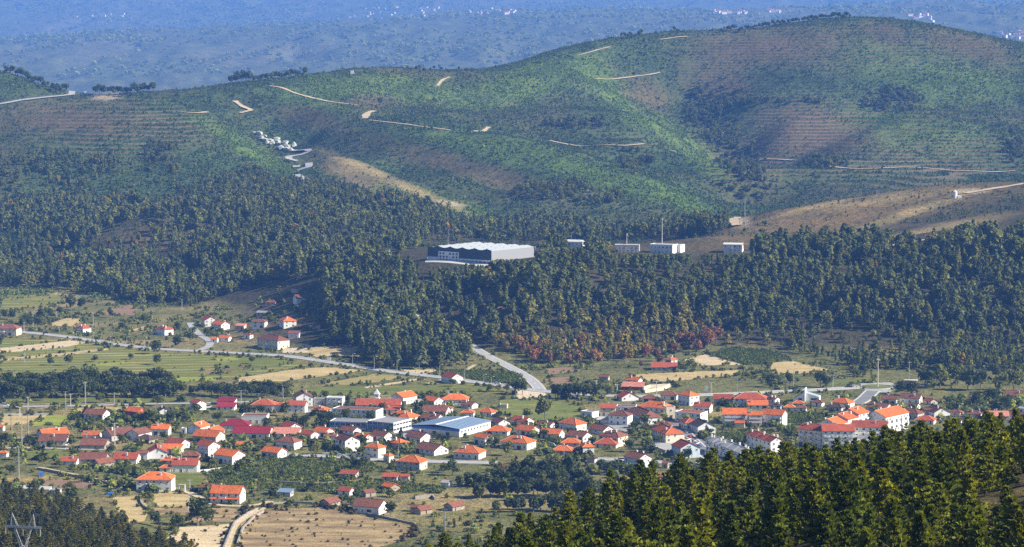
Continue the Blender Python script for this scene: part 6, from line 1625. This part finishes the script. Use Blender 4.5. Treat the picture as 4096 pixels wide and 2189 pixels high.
# heath, gorse and planted saplings over the hills
X, Y, Z, px, py = candidates(330000, 2180, 3990, rf)
u = np.clip(np.interp(X / Y, COLS, np.arange(len(COLS))), 0, len(COLS) - 1).astype(int); v = np.clip(np.interp(Y, ROWS, np.arange(len(ROWS))), 0, len(ROWS) - 1).astype(int)
cv_ = cover[v, u, :3]; green = np.clip((cv_[:, 1] - cv_[:, 0]) * 22 + .45, .12, 1); dry = cv_[:, 0] > .16
dn = green * np.clip(.75 + fbm(X / 22., Y / 26.) * 2.2, .1, 1) * np.where(dry, .35, 1)
keep = (rf.random(len(X)) < dn) & ~blocked(X, Y, 2) & off_roads(X, Y, 2.5); keep &= ~((np.mod(PHASE[v, u], 1) > .60) & (cover[v, u, 3] > .25))
i2 = np.nonzero(keep)[0]; c2 = cv_[i2]
lime = np.clip((c2[:, 1] - .105) * 22, 0, 1)[:, None]
t2 = (np.array([.098, .150, .052]) * (1 - lime) + np.array([.165, .255, .055]) * lime) * rf.uniform(.65, 1.35, (len(i2), 1)); t2[dry[i2]] = np.array([.13, .12, .045])
scatter('hillside_scrub', np.stack([X[i2], Y[i2], Z[i2] - .15], 1), rf.uniform(1.0, 2.5, len(i2)) * np.where(rf.random(len(i2)) < .05, 1.9, 1), t2, SHRUBS, 4, .85)
# dark thickets in the gullies
GUL = [(2800, 440, 60, 90), (2900, 540, 70, 40), (2960, 640, 80, 60), (3000, 740, 90, 60), (2850, 390, 110, 40), (3100, 410, 160, 14), (3560, 400, 90, 40), (3620, 430, 40, 18), (2320, 500, 100, 26), (2560, 640, 70, 30), (640, 640, 80, 30), (640, 600, 60, 20), (1000, 690, 60, 20), (2200, 770, 120, 40), (3300, 660, 70, 26), (4060, 600, 60, 50), (2430, 800, 60, 20)]
X, Y, Z, px, py = candidates(60000, 2550, 3900, rf); k = np.zeros(len(X))
for x, y, a, b_ in GUL: k = np.maximum(k, np.clip(1.4 - np.hypot((px - x) / a, (py - y) / b_) + fbm(X / 40., Y / 40.) * 1.5, 0, 1))
keep = rf.random(len(X)) < k * .8; i3 = np.nonzero(keep)[0]
scatter('gully_thicket', np.stack([X[i3], Y[i3], Z[i3] - .2], 1), rf.uniform(4, 10, len(i3)), np.ones((len(i3), 3)) * rf.uniform(.55, 1.2, (len(i3), 1)), BROAD, 5)
# woods of the distant hills
X, Y, Z, px, py = candidates(36000, 8800, 20000, rf); keep = rf.random(len(X)) < np.clip(.5 + fbm(X / 380., Y / 620.) * 3.2, .03, 1); i4 = np.nonzero(keep)[0]
scatter('distant_woodland', np.stack([X[i4], Y[i4], Z[i4] - .5], 1), rf.uniform(9, 18, len(i4)), np.ones((len(i4), 3)) * rf.uniform(1.5, 2.6, (len(i4), 1)), BROAD, 6, 1.6)

# hedges, vines and garden shrubs on the valley floor
X, Y, Z, px, py = candidates(120000, 1080, 2400, rf); val = (Z < 2.2) | ((Y < 1250) & (Z < 6)) | ((px > 1000) & (px < 1310) & (py > 1140) & (py < 1400))
near_edge = np.full(len(X), 1e9)
for poly in FIELD_POLYS:
    A_ = np.array(poly); s = (X > A_[:, 0].min() - 6) & (X < A_[:, 0].max() + 6) & (Y > A_[:, 1].min() - 6) & (Y < A_[:, 1].max() + 6)
    if s.any(): near_edge[s] = np.minimum(near_edge[s], seg_dist(X[s], Y[s], poly + [poly[0]]))
inf = np.zeros(len(X), bool)
for poly in FIELD_POLYS: inf |= in_poly(X, Y, poly)
nb = fbm(X / 26., Y / 38., 4); scrubby = (px > 740) & (px < 1680) & (py > 2025) & (px > 0)
town = (py > 1580) & (py < 2010)
dn = np.where(near_edge < 1.6, .42, np.where(inf, np.where(scrubby, .16, .012), np.where(town, np.clip(.20 + nb * 2.4, .03, .6), np.clip(.16 + nb * 1.8, .01, .6))))
keep = val & (rf.random(len(X)) < dn) & ~blocked(X, Y, .9) & off_roads(X, Y, 1.2); i5 = np.nonzero(keep)[0]
t5 = np.array([.125, .150, .040]) * rf.uniform(.55, 1.6, (len(i5), 1)); t5 *= np.where(rf.random(len(i5)) < .18, 1.9, 1.0)[:, None]; sc = rf.uniform(.9, 2.9, len(i5)) * np.where(town[i5] & ~inf[i5] & (rf.random(len(i5)) < .22), 1.9, 1.0) * np.where(inf[i5] & (near_edge[i5] > 1.6), .55, 1.0)
t5[scrubby[i5]] = np.array([.11, .095, .04]) * rf.uniform(.6, 1.3, (int(scrubby[i5].sum()), 1))
scatter('garden_shrubbery', np.stack([X[i5], Y[i5], Z[i5] - .1], 1), sc, t5, SHRUBS, 7, 1.2)
# vine rows
vp = []
VN = [o for o in bpy.data.objects if o.name.split('.')[0] in ('vineyard', 'maize_field', 'garden')]
for o in VN:
    co = np.array([v.co[:] for v in o.data.vertices]); x0, y0 = co[:, :2].min(0); x1, y1 = co[:, :2].max(0)
    poly = min(FIELD_POLYS, key=lambda pl: abs(np.array(pl)[:, 0].min() - x0) + abs(np.array(pl)[:, 1].max() - y1) + abs(np.array(pl)[:, 0].max() - x1))
    sp = 3.4 if o.name.startswith('v') else 2.2
    for r_ in np.arange(y0 - 20, y1 + 20, sp):
        xs = np.arange(x0, x1, 1.1); ys = r_ + (xs - x0) * .14 + rf.uniform(-.25, .25, len(xs)); m_ = in_poly(xs, ys, poly); vp += list(zip(xs[m_] + rf.uniform(-.3, .3, m_.sum()), ys[m_]))
vp = np.array(vp); vp = vp[rf.random(len(vp)) < .86]; vp = vp[~blocked(vp[:, 0], vp[:, 1], .5)]
scatter('vine_rows', np.stack([vp[:, 0], vp[:, 1], ground(vp[:, 0], vp[:, 1])], 1), rf.uniform(.9, 1.7, len(vp)), np.array([.13, .17, .038]) * rf.uniform(.6, 1.5, (len(vp), 1)), SHRUBS, 8, 1.0)
print('scatter', len(i1), len(i2), len(i3), len(i4), len(i5), len(vp))

# distant villages
M_FARW = WALL['W']
def far_house_mesh(w, d, h):
    b = MB(); b.box(-w/2, w/2, -d/2, d/2, -2, h, 0); x, y = w/2 + .3, d/2 + .3
    b.slab([(-x, -y, h + .01), (x, -y, h + .01), (x, 0, h + d * .25), (-x, 0, h + d * .25)], .2, 1); b.slab([(x, y, h + .01), (-x, y, h + .01), (-x, 0, h + d * .25), (x, 0, h + d * .25)], .2, 1)
    return b.mesh('house', [WALL['W'], ROOF['P']])
FARH = [far_house_mesh(16, 11, 8), far_house_mesh(24, 12, 7), far_house_mesh(12, 11, 10)]
fv = random.Random(77)
for n_, x0, x1, y0, y1, nm in [(26, 1390, 1760, 30, 74, 'village of white houses spread over the hazy slope'), (16, 1860, 2080, 36, 58, 'white hamlet peeping over the blue wooded ridge'), (8, 295, 505, 58, 72, 'scattered white hamlet on the hazy left slope'),
                               (14, 2840, 3020, 46, 60, 'white hamlet behind the hilltop pine row'), (6, 3070, 3120, 44, 54, 'tiny cluster beyond the hilltop pines'), (12, 3640, 3730, 62, 92, 'white village high above the hill shoulder'), (14, 3990, 4096, 130, 158, 'white village at the picture edge beyond the hill')]:
    for k in range(n_):
        p = at(fv.uniform(x0, x1), fv.uniform(y0, y1), 6000); tag(new_obj('distant_house', fv.choice(FARH), None, p, fv.uniform(-1, .4)), 'distant white house in the ' + nm, 'house', nm)
